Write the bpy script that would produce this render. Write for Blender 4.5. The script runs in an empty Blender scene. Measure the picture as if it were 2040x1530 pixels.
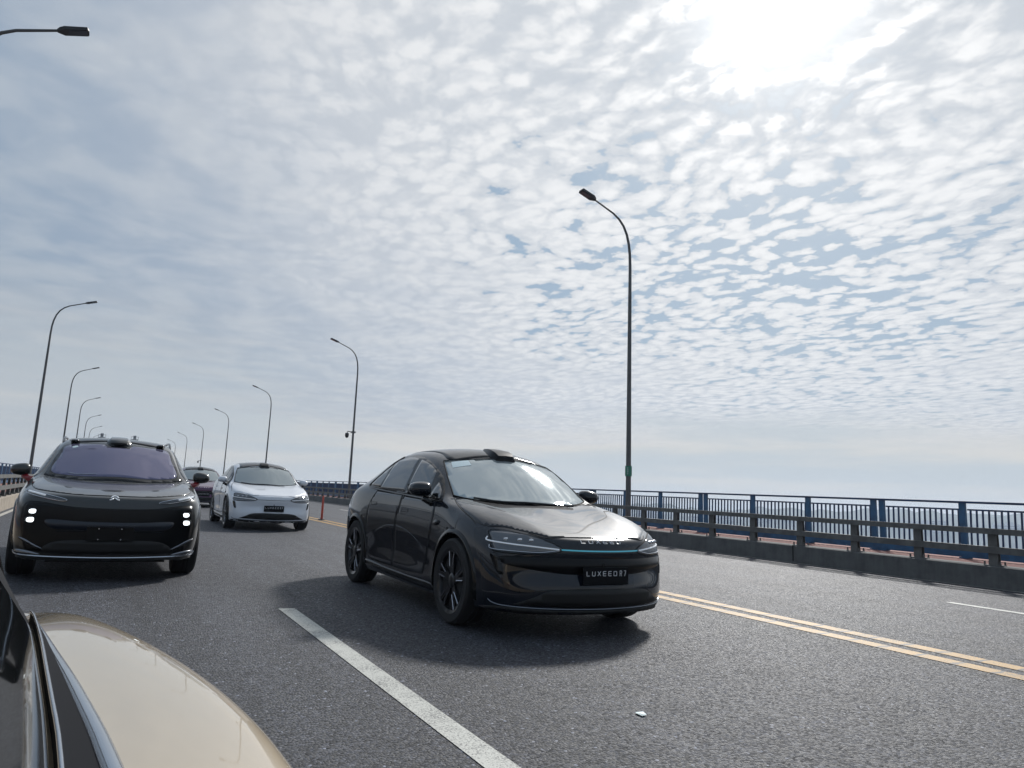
import bpy, bmesh, math, random
from mathutils import Vector, Matrix
from mathutils.bvhtree import BVHTree
random.seed(7)
R = math.radians
scene = bpy.context.scene
COL = scene.collection

# ---------------------------------------------------------------- camera
CAM_F, CAM_PITCH, CAM_ROLL, CAM_YAW, CAM_H = 1449.14, R(10.024), R(2.094), R(28.987), 1.192
cam = bpy.data.cameras.new('camera'); camo = bpy.data.objects.new('camera', cam); COL.objects.link(camo)
cam.sensor_width = 36; cam.lens = CAM_F / 2040 * 36; cam.clip_start = 0.02; cam.clip_end = 30000
fw = Vector((math.sin(CAM_YAW) * math.cos(CAM_PITCH), math.cos(CAM_YAW) * math.cos(CAM_PITCH), math.sin(CAM_PITCH)))
r0 = Vector((math.cos(CAM_YAW), -math.sin(CAM_YAW), 0)); u0 = r0.cross(fw)
rr = r0 * math.cos(CAM_ROLL) + u0 * math.sin(CAM_ROLL); uu = -r0 * math.sin(CAM_ROLL) + u0 * math.cos(CAM_ROLL)
M = Matrix((rr, uu, -fw)).transposed().to_4x4(); M.translation = Vector((0, 0, CAM_H)); camo.matrix_world = M
scene.camera = camo
scene.view_settings.view_transform = 'Standard'; scene.view_settings.look = 'None'
scene.view_settings.exposure = 0.0; scene.view_settings.gamma = 1

# ---------------------------------------------------------------- sun
SUN_EL, SUN_AZ = R(37.0), R(50.5)          # azimuth measured from +y towards +x
sund = Vector((math.sin(SUN_AZ) * math.cos(SUN_EL), math.cos(SUN_AZ) * math.cos(SUN_EL), math.sin(SUN_EL)))
sl = bpy.data.lights.new('sun', 'SUN'); sl.energy = 3.7; sl.angle = R(6.5); sl.color = (1, .975, .94)
so = bpy.data.objects.new('sun', sl); COL.objects.link(so); so.rotation_euler = sund.to_track_quat('Z', 'Y').to_euler()
so.location = (0, 0, 50)

# ---------------------------------------------------------------- node helpers
def srgb(r, g, b):
    f = lambda c: (c / 255 / 12.92) if c / 255 <= .04045 else ((c / 255 + .055) / 1.055) ** 2.4
    return (f(r), f(g), f(b), 1)
class NT:
    def __init__(s, t): s.t = t; s.n = t.nodes; s.l = t.links
    def new(s, k, **kw):
        n = s.n.new(k)
        for a, b in kw.items(): setattr(n, a, b)
        return n
    def put(s, sock, v):
        if isinstance(v, bpy.types.NodeSocket): s.l.new(v, sock)
        elif v is not None: sock.default_value = v
    def m(s, op, a, b=None, c=None, clamp=False):
        n = s.new('ShaderNodeMath', operation=op, use_clamp=clamp)
        s.put(n.inputs[0], a); s.put(n.inputs[1], b); s.put(n.inputs[2], c); return n.outputs[0]
    def v(s, op, a, b=None):
        n = s.new('ShaderNodeVectorMath', operation=op); s.put(n.inputs[0], a); s.put(n.inputs[1], b)
        return n.outputs['Value'] if op in ('DOT_PRODUCT', 'LENGTH') else n.outputs[0]
    def mix(s, f, a, b):
        n = s.new('ShaderNodeMix', data_type='RGBA'); s.put(n.inputs[0], f); s.put(n.inputs[6], a); s.put(n.inputs[7], b); return n.outputs[2]
    def ss(s, x, lo, hi):
        n = s.new('ShaderNodeMapRange', interpolation_type='SMOOTHSTEP'); s.put(n.inputs[0], x)
        n.inputs[1].default_value = lo; n.inputs[2].default_value = hi; return n.outputs[0]
    def noise(s, vec, sc, det=4, rough=.5, dist=0):
        n = s.new('ShaderNodeTexNoise'); s.put(n.inputs['Vector'], vec); n.inputs['Scale'].default_value = sc
        n.inputs['Detail'].default_value = det; n.inputs['Roughness'].default_value = rough; n.inputs['Distortion'].default_value = dist
        return n.outputs[0]
    def mapping(s, vec, scale=(1, 1, 1), rot=(0, 0, 0), loc=(0, 0, 0)):
        n = s.new('ShaderNodeMapping'); s.put(n.inputs[0], vec); n.inputs['Scale'].default_value = scale
        n.inputs['Rotation'].default_value = rot; n.inputs['Location'].default_value = loc; return n.outputs[0]

# ---------------------------------------------------------------- world: layered altocumulus over a physical sky
w = bpy.data.worlds.new('World'); scene.world = w; w.use_nodes = True
try: w.cycles.sampling_method = 'MANUAL'; w.cycles.sample_map_resolution = 512
except Exception: pass
t = NT(w.node_tree); t.n.clear()
tc = t.new('ShaderNodeTexCoord').outputs['Generated']
d = t.v('NORMALIZE', tc)
sep = t.new('ShaderNodeSeparateXYZ'); t.l.new(d, sep.inputs[0]); dx, dy, dz = sep.outputs
dzp = t.m('ADD', t.m('MAXIMUM', dz, 0.0), .045)
pc = t.new('ShaderNodeCombineXYZ'); t.l.new(t.m('DIVIDE', dx, dzp), pc.inputs[0]); t.l.new(t.m('DIVIDE', dy, dzp), pc.inputs[1]); P = pc.outputs[0]
sky = t.new('ShaderNodeTexSky', sky_type='NISHITA'); sky.sun_disc = False; sky.sun_elevation = SUN_EL
sky.sun_rotation = SUN_AZ; sky.air_density = 1.2; sky.dust_density = 2.0
sdot = t.v('DOT_PRODUCT', d, tuple(sund))
ang = t.m('ARCCOSINE', t.m('MINIMUM', sdot, .99999))             # radians from the sun
near = t.m('POWER', 2.718, t.m('MULTIPLY', t.m('MULTIPLY', ang, ang), -2.6))
# the deck: rounded cells in loose rows, broken up by finer noise
wn = t.new('ShaderNodeTexNoise'); t.put(wn.inputs['Vector'], P); wn.inputs['Scale'].default_value = 1.6; wn.inputs['Detail'].default_value = 4
warp = t.v('MULTIPLY', t.v('SUBTRACT', wn.outputs['Color'], (.5, .5, .5)), (.30, .30, 0))
Pw = t.v('ADD', P, warp)
Pr = t.mapping(Pw, (1.32, .98, 1), (0, 0, R(8)))
wn2 = t.new('ShaderNodeTexNoise'); t.put(wn2.inputs['Vector'], P); wn2.inputs['Scale'].default_value = 26; wn2.inputs['Detail'].default_value = 5
Pr2 = t.v('ADD', Pr, t.v('MULTIPLY', t.v('SUBTRACT', wn2.outputs['Color'], (.5, .5, .5)), (.075, .075, 0)))
def vor(vec, sc, sm):
    vo = t.new('ShaderNodeTexVoronoi', feature='SMOOTH_F1'); t.put(vo.inputs['Vector'], vec); vo.inputs['Scale'].default_value = sc; vo.inputs['Smoothness'].default_value = sm
    return vo.outputs['Distance']
cell = vor(Pr2, 12.5, .25); cell2 = t.noise(Pr2, 24, 3, .5)
n_f = t.noise(Pr, 14, 9, .62)
n_m = t.noise(P, 1.3, 4, .5)
puff = t.m('ADD', t.m('MULTIPLY', t.m('SUBTRACT', .46, cell), 1.35), t.m('MULTIPLY', t.m('SUBTRACT', n_f, .5), 1.15))
puff = t.m('ADD', puff, t.m('MULTIPLY', t.m('SUBTRACT', cell2, .5), .6))
puff = t.m('ADD', puff, t.m('MULTIPLY', t.m('SUBTRACT', n_m, .5), .8))
def bump(axis_az, axis_el, k):
    a, e = R(axis_az), R(axis_el); v = (math.sin(a) * math.cos(e), math.cos(a) * math.cos(e), math.sin(e))
    q = t.m('SUBTRACT', t.v('DOT_PRODUCT', d, v), 1.0); return t.m('POWER', 2.718, t.m('MULTIPLY', q, k))
gap = t.m('ADD', bump(49, 20, 55), t.m('MULTIPLY', bump(33, 21, 90), .55))
gap = t.m('ADD', gap, t.m('MULTIPLY', bump(60, 14, 90), .45))
cov = t.m('SUBTRACT', t.m('ADD', puff, .98), t.m('MULTIPLY', gap, .56))
cloud = t.m('MAXIMUM', t.ss(cov, .14, .36), t.ss(gap, .30, .10))
far_c = srgb(138, 158, 178); mid_c = srgb(205, 209, 214); near_c = srgb(242, 243, 244)
lf = t.ss(ang, 1.0, .16)
base = t.mix(t.ss(ang, 1.12, .50), far_c, mid_c)
white = t.mix(lf, base, near_c)
shade = t.mix(lf, t.mix(.15, base, srgb(130, 146, 172)), srgb(204, 210, 217))
body = t.mix(t.ss(t.m('ADD', puff, t.m('MULTIPLY', n_f, .2)), -.50, .50), shade, white)
blue = t.mix(near, srgb(128, 163, 196), srgb(150, 182, 208))
skc = t.v('MULTIPLY', sky.outputs[0], (.05, .05, .05))
blue = t.mix(.3, blue, skc)
col = t.mix(cloud, blue, body)
# smoother veil away from the sun
soft = t.noise(Pw, 4.2, 7, .50)
veilc = t.mix(t.ss(soft, .34, .68), t.mix(.5, base, srgb(138, 158, 182)), t.mix(.35, base, srgb(204, 209, 214)))
veilc = t.mix(t.ss(puff, -.1, .8), t.mix(.10, veilc, srgb(140, 158, 185)), veilc)
veil = t.m('MULTIPLY', t.ss(t.m('ADD', ang, t.m('MULTIPLY', t.m('SUBTRACT', n_m, .5), .5)), .42, .86), .88)
col = t.mix(veil, col, veilc)
el = dz
bandn = t.noise(t.mapping(d, (1.2, 1.2, 13)), 2.2, 5, .5)
hor_r = t.mix(t.ss(bandn, .36, .64), srgb(194, 201, 204), srgb(219, 215, 207))
hor = t.mix(t.ss(ang, .72, 1.2), hor_r, t.mix(t.ss(bandn, .36, .64), srgb(182, 189, 195), srgb(198, 201, 202)))
hf = t.ss(t.m('ADD', el, t.m('MULTIPLY', t.m('SUBTRACT', bandn, .5), .12)), .15, .085)
hf = t.m('MAXIMUM', hf, t.m('MULTIPLY', t.ss(el, .30, .10), t.ss(ang, .60, 1.0)))
col = t.mix(hf, col, hor)
col = t.mix(t.ss(el, .07, -.01), col, srgb(214, 211, 203))
# glow round the veiled sun
g1 = t.m('MULTIPLY', t.m('POWER', 2.718, t.m('MULTIPLY', t.m('MULTIPLY', ang, ang), -150)), 3.4)
g2 = t.m('MULTIPLY', t.m('POWER', 2.718, t.m('MULTIPLY', t.m('MULTIPLY', ang, ang), -22)), .20)
gl = t.m('MULTIPLY', t.m('ADD', g1, g2), t.m('ADD', .25, t.m('MULTIPLY', t.ss(puff, -.2, .6), 1.0)))
gc = t.new('ShaderNodeCombineXYZ'); t.l.new(gl, gc.inputs[0]); t.l.new(t.m('MULTIPLY', gl, .975), gc.inputs[1]); t.l.new(t.m('MULTIPLY', gl, .92), gc.inputs[2])
col = t.v('ADD', col, gc.outputs[0])
bg = t.new('ShaderNodeBackground'); t.l.new(t.v('MULTIPLY', col, (10, 10, 10)), bg.inputs[0]); bg.inputs[1].default_value = .1
wo = t.new('ShaderNodeOutputWorld'); t.l.new(bg.outputs[0], wo.inputs[0])

# ---------------------------------------------------------------- materials
MATS = {}
def mat(name, col=(.5, .5, .5, 1), rough=.5, metal=0, coat=0, ior=1.5, emis=None, estr=0, var=0, vscale=8, bump=0, bscale=60, spec=None, speccol=None, coatrough=.03):
    if name in MATS: return MATS[name]
    m = bpy.data.materials.new(name); m.use_nodes = True; t = NT(m.node_tree); b = t.n['Principled BSDF']
    b.inputs['Roughness'].default_value = rough; b.inputs['Metallic'].default_value = metal; b.inputs['IOR'].default_value = ior
    b.inputs['Coat Weight'].default_value = coat; b.inputs['Coat Roughness'].default_value = coatrough
    if spec is not None: b.inputs['Specular IOR Level'].default_value = spec
    if speccol: b.inputs['Specular Tint'].default_value = speccol
    co = t.new('ShaderNodeTexCoord').outputs['Object']
    if var:
        n = t.noise(co, vscale, 5, .6); c = t.mix(t.ss(n, .3, .7), tuple(x * (1 - var) for x in col[:3]) + (1,), tuple(min(1, x * (1 + var)) for x in col[:3]) + (1,))
        t.l.new(c, b.inputs['Base Color'])
    else: b.inputs['Base Color'].default_value = col
    if emis: b.inputs['Emission Color'].default_value = emis; b.inputs['Emission Strength'].default_value = estr
    if bump:
        bn = t.new('ShaderNodeBump'); bn.inputs['Strength'].default_value = bump; bn.inputs['Distance'].default_value = .01
        t.l.new(t.noise(co, bscale, 4, .6), bn.inputs['Height']); t.l.new(bn.outputs[0], b.inputs['Normal'])
    MATS[name] = m; return m

def asphalt():
    m = bpy.data.materials.new('asphalt'); m.use_nodes = True; t = NT(m.node_tree); b = t.n['Principled BSDF']
    co = t.new('ShaderNodeTexCoord').outputs['Object']
    agg = t.new('ShaderNodeTexVoronoi'); t.put(agg.inputs['Vector'], co); agg.inputs['Scale'].default_value = 66; agg.inputs['Randomness'].default_value = 1
    sc = t.new('ShaderNodeSeparateColor'); t.l.new(agg.outputs['Color'], sc.inputs[0])
    fine = t.noise(co, 190, 3, .7); mid = t.noise(co, 28, 5, .65); big = t.noise(t.mapping(co, (1.2, .12, 1)), 1.4, 4, .55)
    stone = t.m('POWER', sc.outputs[0], 2.2)
    v = t.m('ADD', t.m('MULTIPLY', stone, .15), t.m('MULTIPLY', t.ss(fine, .3, .75), .035))
    v = t.m('MULTIPLY', v, t.m('ADD', .30, t.m('MULTIPLY', mid, .95)))
    v = t.m('MULTIPLY', v, t.m('ADD', .72, t.m('MULTIPLY', big, .55)))
    sx = t.new('ShaderNodeSeparateXYZ'); t.l.new(co, sx.inputs[0])
    streak = t.noise(t.mapping(co, (1.6, .05, 1)), 2.0, 5, .6)
    v = t.m('MULTIPLY', v, t.m('ADD', .66, t.m('MULTIPLY', t.ss(streak, .3, .72), .5)))
    tr = t.m('COSINE', t.m('MULTIPLY', t.m('SUBTRACT', sx.outputs[0], 3.1), 3.6))      # polished wheel tracks
    v = t.m('MULTIPLY', v, t.m('ADD', 1.0, t.m('MULTIPLY', tr, .10)))
    dirt = t.ss(t.m('ABSOLUTE', t.m('SUBTRACT', sx.outputs[0], 6.46)), .30, .62)         # tar and dust beside the centre line
    v = t.m('MULTIPLY', v, t.m('ADD', .72, t.m('MULTIPLY', dirt, .28)))
    stain = t.noise(co, .9, 5, .7); v = t.m('MULTIPLY', v, t.m('ADD', .80, t.m('MULTIPLY', t.ss(stain, .36, .46), .20)))
    v = t.m('MULTIPLY', t.m('ADD', v, .010), .80)
    spark = t.m('MULTIPLY', t.m('GREATER_THAN', sc.outputs[1], .993), .22)
    v = t.m('ADD', v, spark)
    cc = t.new('ShaderNodeCombineXYZ'); t.l.new(v, cc.inputs[0]); t.l.new(t.m('MULTIPLY', v, 1.05), cc.inputs[1]); t.l.new(t.m('MULTIPLY', v, 1.27), cc.inputs[2])
    t.l.new(cc.outputs[0], b.inputs['Base Color'])
    t.l.new(t.m('ADD', .45, t.m('MULTIPLY', sc.outputs[2], .4)), b.inputs['Roughness'])
    bn = t.new('ShaderNodeBump'); bn.inputs['Strength'].default_value = .9; bn.inputs['Distance'].default_value = .012
    h = t.m('ADD', t.m('MULTIPLY', agg.outputs['Distance'], -.8), t.m('MULTIPLY', fine, .6)); t.l.new(h, bn.inputs['Height']); t.l.new(bn.outputs[0], b.inputs['Normal'])
    return m
def paintline(name, c1, c2, groove=False):
    m = bpy.data.materials.new(name); m.use_nodes = True; t = NT(m.node_tree); b = t.n['Principled BSDF']
    co = t.new('ShaderNodeTexCoord').outputs['Object']
    n = t.noise(co, 85, 5, .75); n2 = t.noise(co, 5, 4, .6)
    crack = t.new('ShaderNodeTexVoronoi', feature='DISTANCE_TO_EDGE'); t.put(crack.inputs['Vector'], t.mapping(co, (1, .5, 1))); crack.inputs['Scale'].default_value = 11
    f = t.ss(t.m('ADD', t.m('MULTIPLY', n, .9), t.m('MULTIPLY', n2, .3)), .49, .61)
    f = t.m('MULTIPLY', f, t.m('ADD', .8, t.m('MULTIPLY', t.ss(crack.outputs[0], .0, .03), .2)))
    if groove:
        s = t.new('ShaderNodeSeparateXYZ'); t.l.new(co, s.inputs[0])
        yy = t.m('ADD', s.outputs[1], t.m('MULTIPLY', n2, .12))
        fr = t.m('FRACT', t.m('MULTIPLY', yy, 3.1)); f = t.m('MULTIPLY', f, t.ss(t.m('ABSOLUTE', t.m('SUBTRACT', fr, .5)), .04, .10))
    t.l.new(t.mix(f, c2, c1), b.inputs['Base Color']); b.inputs['Roughness'].default_value = .6
    bn = t.new('ShaderNodeBump'); bn.inputs['Strength'].default_value = .4; bn.inputs['Distance'].default_value = .005; t.l.new(n, bn.inputs['Height']); t.l.new(bn.outputs[0], b.inputs['Normal'])
    return m
def concrete(name, col, stain=.35):
    m = bpy.data.materials.new(name); m.use_nodes = True; t = NT(m.node_tree); b = t.n['Principled BSDF']
    co = t.new('ShaderNodeTexCoord').outputs['Object']
    n = t.noise(co, 3.5, 7, .65); n2 = t.noise(t.mapping(co, (1, 1.5, .15)), 6, 5, .6)
    f = t.m('ADD', t.m('MULTIPLY', n, .6), t.m('MULTIPLY', n2, .4))
    dark = tuple(c * (1 - stain) for c in col[:3]) + (1,)
    t.l.new(t.mix(t.ss(f, .35, .62), dark, col), b.inputs['Base Color']); b.inputs['Roughness'].default_value = .85
    bn = t.new('ShaderNodeBump'); bn.inputs['Strength'].default_value = .35; bn.inputs['Distance'].default_value = .01; t.l.new(t.noise(co, 40, 5, .7), bn.inputs['Height']); t.l.new(bn.outputs[0], b.inputs['Normal'])
    return m
M_ASP = asphalt()
M_WHITE_L = paintline('worn_white_paint', (.50, .50, .455, 1), (.12, .12, .12, 1))
M_YEL_L = paintline('worn_yellow_paint', (.45, .245, .045, 1), (.07, .055, .04, 1), True)
M_CONC_SHADED = concrete('parapet_concrete_shaded', (.125, .125, .122, 1))  # right parapet concrete, shade on its road face put into the colour
M_DECK = concrete('deck_concrete', (.35, .34, .32, 1))
M_WALK = concrete('red_walkway', (.30, .125, .10, 1), .25)
M_GREY = mat('grey_rail_paint', (.115, .112, .105, 1), .6, var=.25, vscale=5, bump=.15)
M_BLUE = mat('blue_rail_paint', (.013, .088, .19, 1), .42, var=.3, vscale=3)
M_BLUED = mat('blue_rail_paint_top', (.010, .035, .10, 1), .6, var=.25, vscale=3)
M_GALV = mat('lamp_post_steel', (.10, .10, .10, 1), .55, metal=.2, var=.15, vscale=1)
M_BLACKPL = mat('black_plastic', (.012, .012, .014, 1), .45, var=.2)
M_PBLACK = mat('black_car_paint', (.0030, .0055, .0115, 1), .4, coat=1, ior=1.5, spec=.08)
M_PNIO = mat('graphite_car_paint', (.016, .0175, .017, 1), .32, metal=.35, coat=1)
M_PWHITE = mat('white_car_paint', (.68, .71, .76, 1), .35, coat=1)
M_PPURPLE = mat('plum_car_paint', (.085, .018, .07, 1), .3, metal=.5, coat=1)
M_BEIGE = mat('beige_car_paint', (.48, .39, .27, 1), .38, metal=.3, coat=1)
M_GLASS = mat('dark_car_glass', (.012, .016, .020, 1), .03, ior=2.5, coat=0)
M_WSH = mat('windscreen_glass', (.42, .47, .48, 1), .04, metal=.55, ior=1.8)
M_WSHP = mat('lavender_coated_windscreen', (.075, .075, .12, 1), .05, ior=2.2, speccol=(.72, .70, 1, 1))
M_GLOSSBLK = mat('gloss_black_trim', (.003, .003, .0035, 1), .12, ior=1.45)
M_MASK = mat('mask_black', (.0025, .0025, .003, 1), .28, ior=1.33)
M_MESHBLK = mat('grille_black', (.004, .004, .004, 1), .6)
M_SHUT = mat('panel_gap_black', (.002, .002, .002, 1), .8)
M_DCHROME = mat('dark_chrome', (.22, .23, .25, 1), .25, metal=1)
M_OGLASS = mat('near_window_glass', (.008, .009, .010, 1), .03, ior=1.75)
M_WSHD = mat('darker_windscreen_glass', (.30, .34, .35, 1), .05, metal=.4, ior=1.6)
M_CHROME = mat('satin_chrome', (.55, .57, .60, 1), .18, metal=1)
M_TYRE = mat('tyre_rubber', (.012, .012, .013, 1), .75, bump=.3, bscale=90)
M_RIM = mat('dark_alloy', (.035, .037, .042, 1), .28, metal=.8, coat=.4)
M_RIMS = mat('machined_alloy_edge', (.45, .46, .5, 1), .25, metal=1)
M_LENS = mat('headlamp_lens', (.07, .08, .095, 1), .08, ior=1.8)
M_LED = mat('led_strip', (.8, .85, .9, 1), .3, emis=(.85, .92, 1, 1), estr=.12)
M_LEDB = mat('led_projector', (.9, .95, 1, 1), .3, emis=(.9, .97, 1, 1), estr=2.2)
M_CYAN = mat('cyan_light_bar', (.05, .25, .35, 1), .3, emis=(.10, .50, .66, 1), estr=.36)
M_LETTER = mat('silver_lettering', (.75, .76, .78, 1), .35, metal=.2)
M_MATT = mat('matt_rubber', (.014, .015, .018, 1), .9, spec=.12)
M_REDPL = mat('red_stalk', (.25, .012, .02, 1), .35, coat=.5)
M_BOLL = mat('red_marker_plastic', (.42, .06, .035, 1), .5, var=.2)
M_STICK = mat('pale_sticker', (.60, .72, .74, 1), .5)
M_PLATEB = mat('plate_black', (.004, .005, .007, 1), .4, ior=1.25)
M_GREEN = mat('green_tag', (.03, .20, .13, 1), .5)
M_SEAT = mat('seat_fabric', (.06, .06, .065, 1), .8)

# ---------------------------------------------------------------- object helpers
def link(o, parent=None):
    COL.objects.link(o)
    if parent is not None: o.parent = parent
    return o
def thing(name, label, cat, group=None, loc=(0, 0, 0)):
    o = bpy.data.objects.new(name, None); COL.objects.link(o); o.location = loc; o.empty_display_size = .3
    o['label'] = label; o['category'] = cat
    if group: o['group'] = group
    return o
def tag(o, label, cat, group=None, kind=None):
    o['label'] = label; o['category'] = cat
    if group: o['group'] = group
    if kind: o['kind'] = kind
    return o
def bobj(name, bm, m, parent=None, smooth=False, angle=None):
    me = bpy.data.meshes.new(name); bm.normal_update(); bm.to_mesh(me); bm.free()
    if smooth:
        me.polygons.foreach_set('use_smooth', [True] * len(me.polygons))
        if angle: me.set_sharp_from_angle(angle=R(angle))
    for x in (m if isinstance(m, (list, tuple)) else [m]): me.materials.append(x)
    return link(bpy.data.objects.new(name, me), parent)
def struct(name, bm, m, **k):
    o = bobj(name, bm, m, **k); o['kind'] = 'structure'; return o
def box(bm, c, s, mtx=None, mi=0):
    vs = []
    for z in (-.5, .5):
        for x, y in ((-.5, -.5), (.5, -.5), (.5, .5), (-.5, .5)):
            p = Vector((c[0] + x * s[0], c[1] + y * s[1], c[2] + z * s[2]))
            vs.append(bm.verts.new(mtx @ p if mtx else p))
    for f in ((3, 2, 1, 0), (4, 5, 6, 7), (0, 1, 5, 4), (1, 2, 6, 5), (2, 3, 7, 6), (3, 0, 4, 7)):
        bm.faces.new([vs[i] for i in f]).material_index = mi
    return vs
def tube(bm, pts, rad, seg=8, cap=True, flat=None):
    pts = [Vector(p) for p in pts]; n = len(pts); rings = []
    rads = rad if isinstance(rad, (list, tuple)) else [rad] * n
    up = Vector((0, 0, 1))
    t0 = (pts[1] - pts[0]).normalized()
    a = t0.cross(up) if abs(t0.dot(up)) < .95 else t0.cross(Vector((1, 0, 0)))
    a.normalize()
    for i in range(n):
        tt = (pts[min(i + 1, n - 1)] - pts[max(i - 1, 0)]).normalized()
        a = (a - tt * a.dot(tt)).normalized(); b = tt.cross(a)
        rings.append([bm.verts.new(pts[i] + (a * math.cos(2 * math.pi * k / seg) + b * math.sin(2 * math.pi * k / seg)) * rads[i]) for k in range(seg)])
    for i in range(n - 1):
        for k in range(seg):
            bm.faces.new((rings[i][k], rings[i][(k + 1) % seg], rings[i + 1][(k + 1) % seg], rings[i + 1][k]))
    if cap: bm.faces.new(rings[0][::-1]); bm.faces.new(rings[-1])
def lathe(bm, prof, axis='y', seg=32, c=(0, 0, 0)):
    """prof: list of (radius, offset along axis)"""
    rings = []
    for r_, h in prof:
        ring = []
        for k in range(seg):
            a = 2 * math.pi * k / seg; u, v = r_ * math.cos(a), r_ * math.sin(a)
            p = (u, h, v) if axis == 'y' else ((u, v, h) if axis == 'z' else (h, u, v))
            ring.append(bm.verts.new((p[0] + c[0], p[1] + c[1], p[2] + c[2])))
        rings.append(ring)
    for i in range(len(rings) - 1):
        for k in range(seg):
            bm.faces.new((rings[i][k], rings[i][(k + 1) % seg], rings[i + 1][(k + 1) % seg], rings[i + 1][k]))
    bm.faces.new(rings[0][::-1]); bm.faces.new(rings[-1])
    bmesh.ops.recalc_face_normals(bm, faces=bm.faces)
def interp(keys, x):
    """monotone cubic interpolation; keys [(x, v), ...] any order"""
    k = sorted(keys); n = len(k)
    if x <= k[0][0]: return k[0][1]
    if x >= k[-1][0]: return k[-1][1]
    i = max(j for j in range(n - 1) if k[j][0] <= x)
    def slope(j):
        if j == 0: return (k[1][1] - k[0][1]) / (k[1][0] - k[0][0])
        if j == n - 1: return (k[-1][1] - k[-2][1]) / (k[-1][0] - k[-2][0])
        a = (k[j][1] - k[j - 1][1]) / (k[j][0] - k[j - 1][0]); b = (k[j + 1][1] - k[j][1]) / (k[j + 1][0] - k[j][0])
        return 0 if a * b <= 0 else 2 * a * b / (a + b)
    h = k[i + 1][0] - k[i][0]; s = (x - k[i][0]) / h; m0, m1 = slope(i) * h, slope(i + 1) * h
    return (2 * s ** 3 - 3 * s ** 2 + 1) * k[i][1] + (s ** 3 - 2 * s ** 2 + s) * m0 + (-2 * s ** 3 + 3 * s ** 2) * k[i + 1][1] + (s ** 3 - s ** 2) * m1

# ---------------------------------------------------------------- road alignment
def rz(y): return .02968 * y - .2506e-4 * y * y
def rx(y): return .154e-4 * y * y if y > 0 else 0
YS = [-20 + 4 * i for i in range(116)]                # out to 440 m
def strip(bm, x0, x1, z0, z1, ys=YS, mi=0):
    prev = None
    for y in ys:
        a = bm.verts.new((x0 + rx(y), y, rz(y) + z0)); b = bm.verts.new((x1 + rx(y), y, rz(y) + z1))
        if prev: bm.faces.new((prev[0], prev[1], b, a)).material_index = mi
        prev = (a, b)
def prism(bm, prof, ys=YS, mi=0, caps=True):
    """closed profile [(x, z)] swept along the road"""
    prev = None; n = len(prof)
    for y in ys:
        ring = [bm.verts.new((x + rx(y), y, rz(y) + z)) for x, z in prof]
        if prev:
            for k in range(n): bm.faces.new((prev[k], prev[(k + 1) % n], ring[(k + 1) % n], ring[k])).material_index = mi
        elif caps: bm.faces.new(ring[::-1]).material_index = mi
        prev = ring
    if caps: bm.faces.new(prev).material_index = mi
    bmesh.ops.recalc_face_normals(bm, faces=bm.faces)

XL, XR, XY, XD1, XD2 = -2.30, 13.50, 6.46, 1.68, 10.47
bm = bmesh.new(); strip(bm, XL - .05, XR + .05, 0, 0); struct('road', bm, M_ASP)
bm = bmesh.new(); prism(bm, [(-6, -.06), (17.2, -.06), (17.2, -.9), (14, -2.2), (-3, -2.2), (-6, -.9)]); struct('bridge_deck', bm, M_DECK)
for s, x0, x1 in ((1, 13.88, 17.0), (-1, -2.68, -5.8)):
    a, b = sorted((x0, x1)); bm = bmesh.new(); prism(bm, [(a, -.05), (b, -.05), (b, .30), (a, .30)]); struct('pavement', bm, M_WALK)
# water to the horizon
bm = bmesh.new(); vs = [bm.verts.new(p) for p in ((-2550, -2550, -20), (2550, -2550, -20), (2550, 2550, -20), (-2550, 2550, -20))]; bm.faces.new(vs)
M_WATER = mat('lake_water', (.06, .08, .09, 1), .08, bump=.03, bscale=.4)
struct('water', bm, M_WATER)

# ---------------------------------------------------------------- markings
def sub(y0, y1, st=1.0):
    n = max(1, int((y1 - y0) / st)); return [y0 + (y1 - y0) * i / n for i in range(n + 1)]
bm = bmesh.new(); 
for x in (XY - .175, XY + .175): strip(bm, x - .092, x + .092, .004, .004, sub(-10, 430, 3))
o = struct('centre_line_marking', bm, M_YEL_L)
bm = bmesh.new()
for y0, y1 in [(1.3, 7.3), (31, 37), (61, 67), (91, 97), (121, 127)]: strip(bm, XD1 - .075, XD1 + .075, .004, .004, sub(y0, y1))
for y0, y1 in [(.1, 6.15), (30, 36), (60, 66), (90, 96)]: strip(bm, XD2 - .07, XD2 + .07, .004, .004, sub(y0, y1))
struct('lane_marking', bm, M_WHITE_L)
bm = bmesh.new(); strip(bm, XR - .11, XR - .05, .004, .004); strip(bm, XL + .12, XL + .24, .004, .004)
struct('edge_marking', bm, mat('edge_strip', (.42, .40, .36, 1), .7, var=.3))

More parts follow.
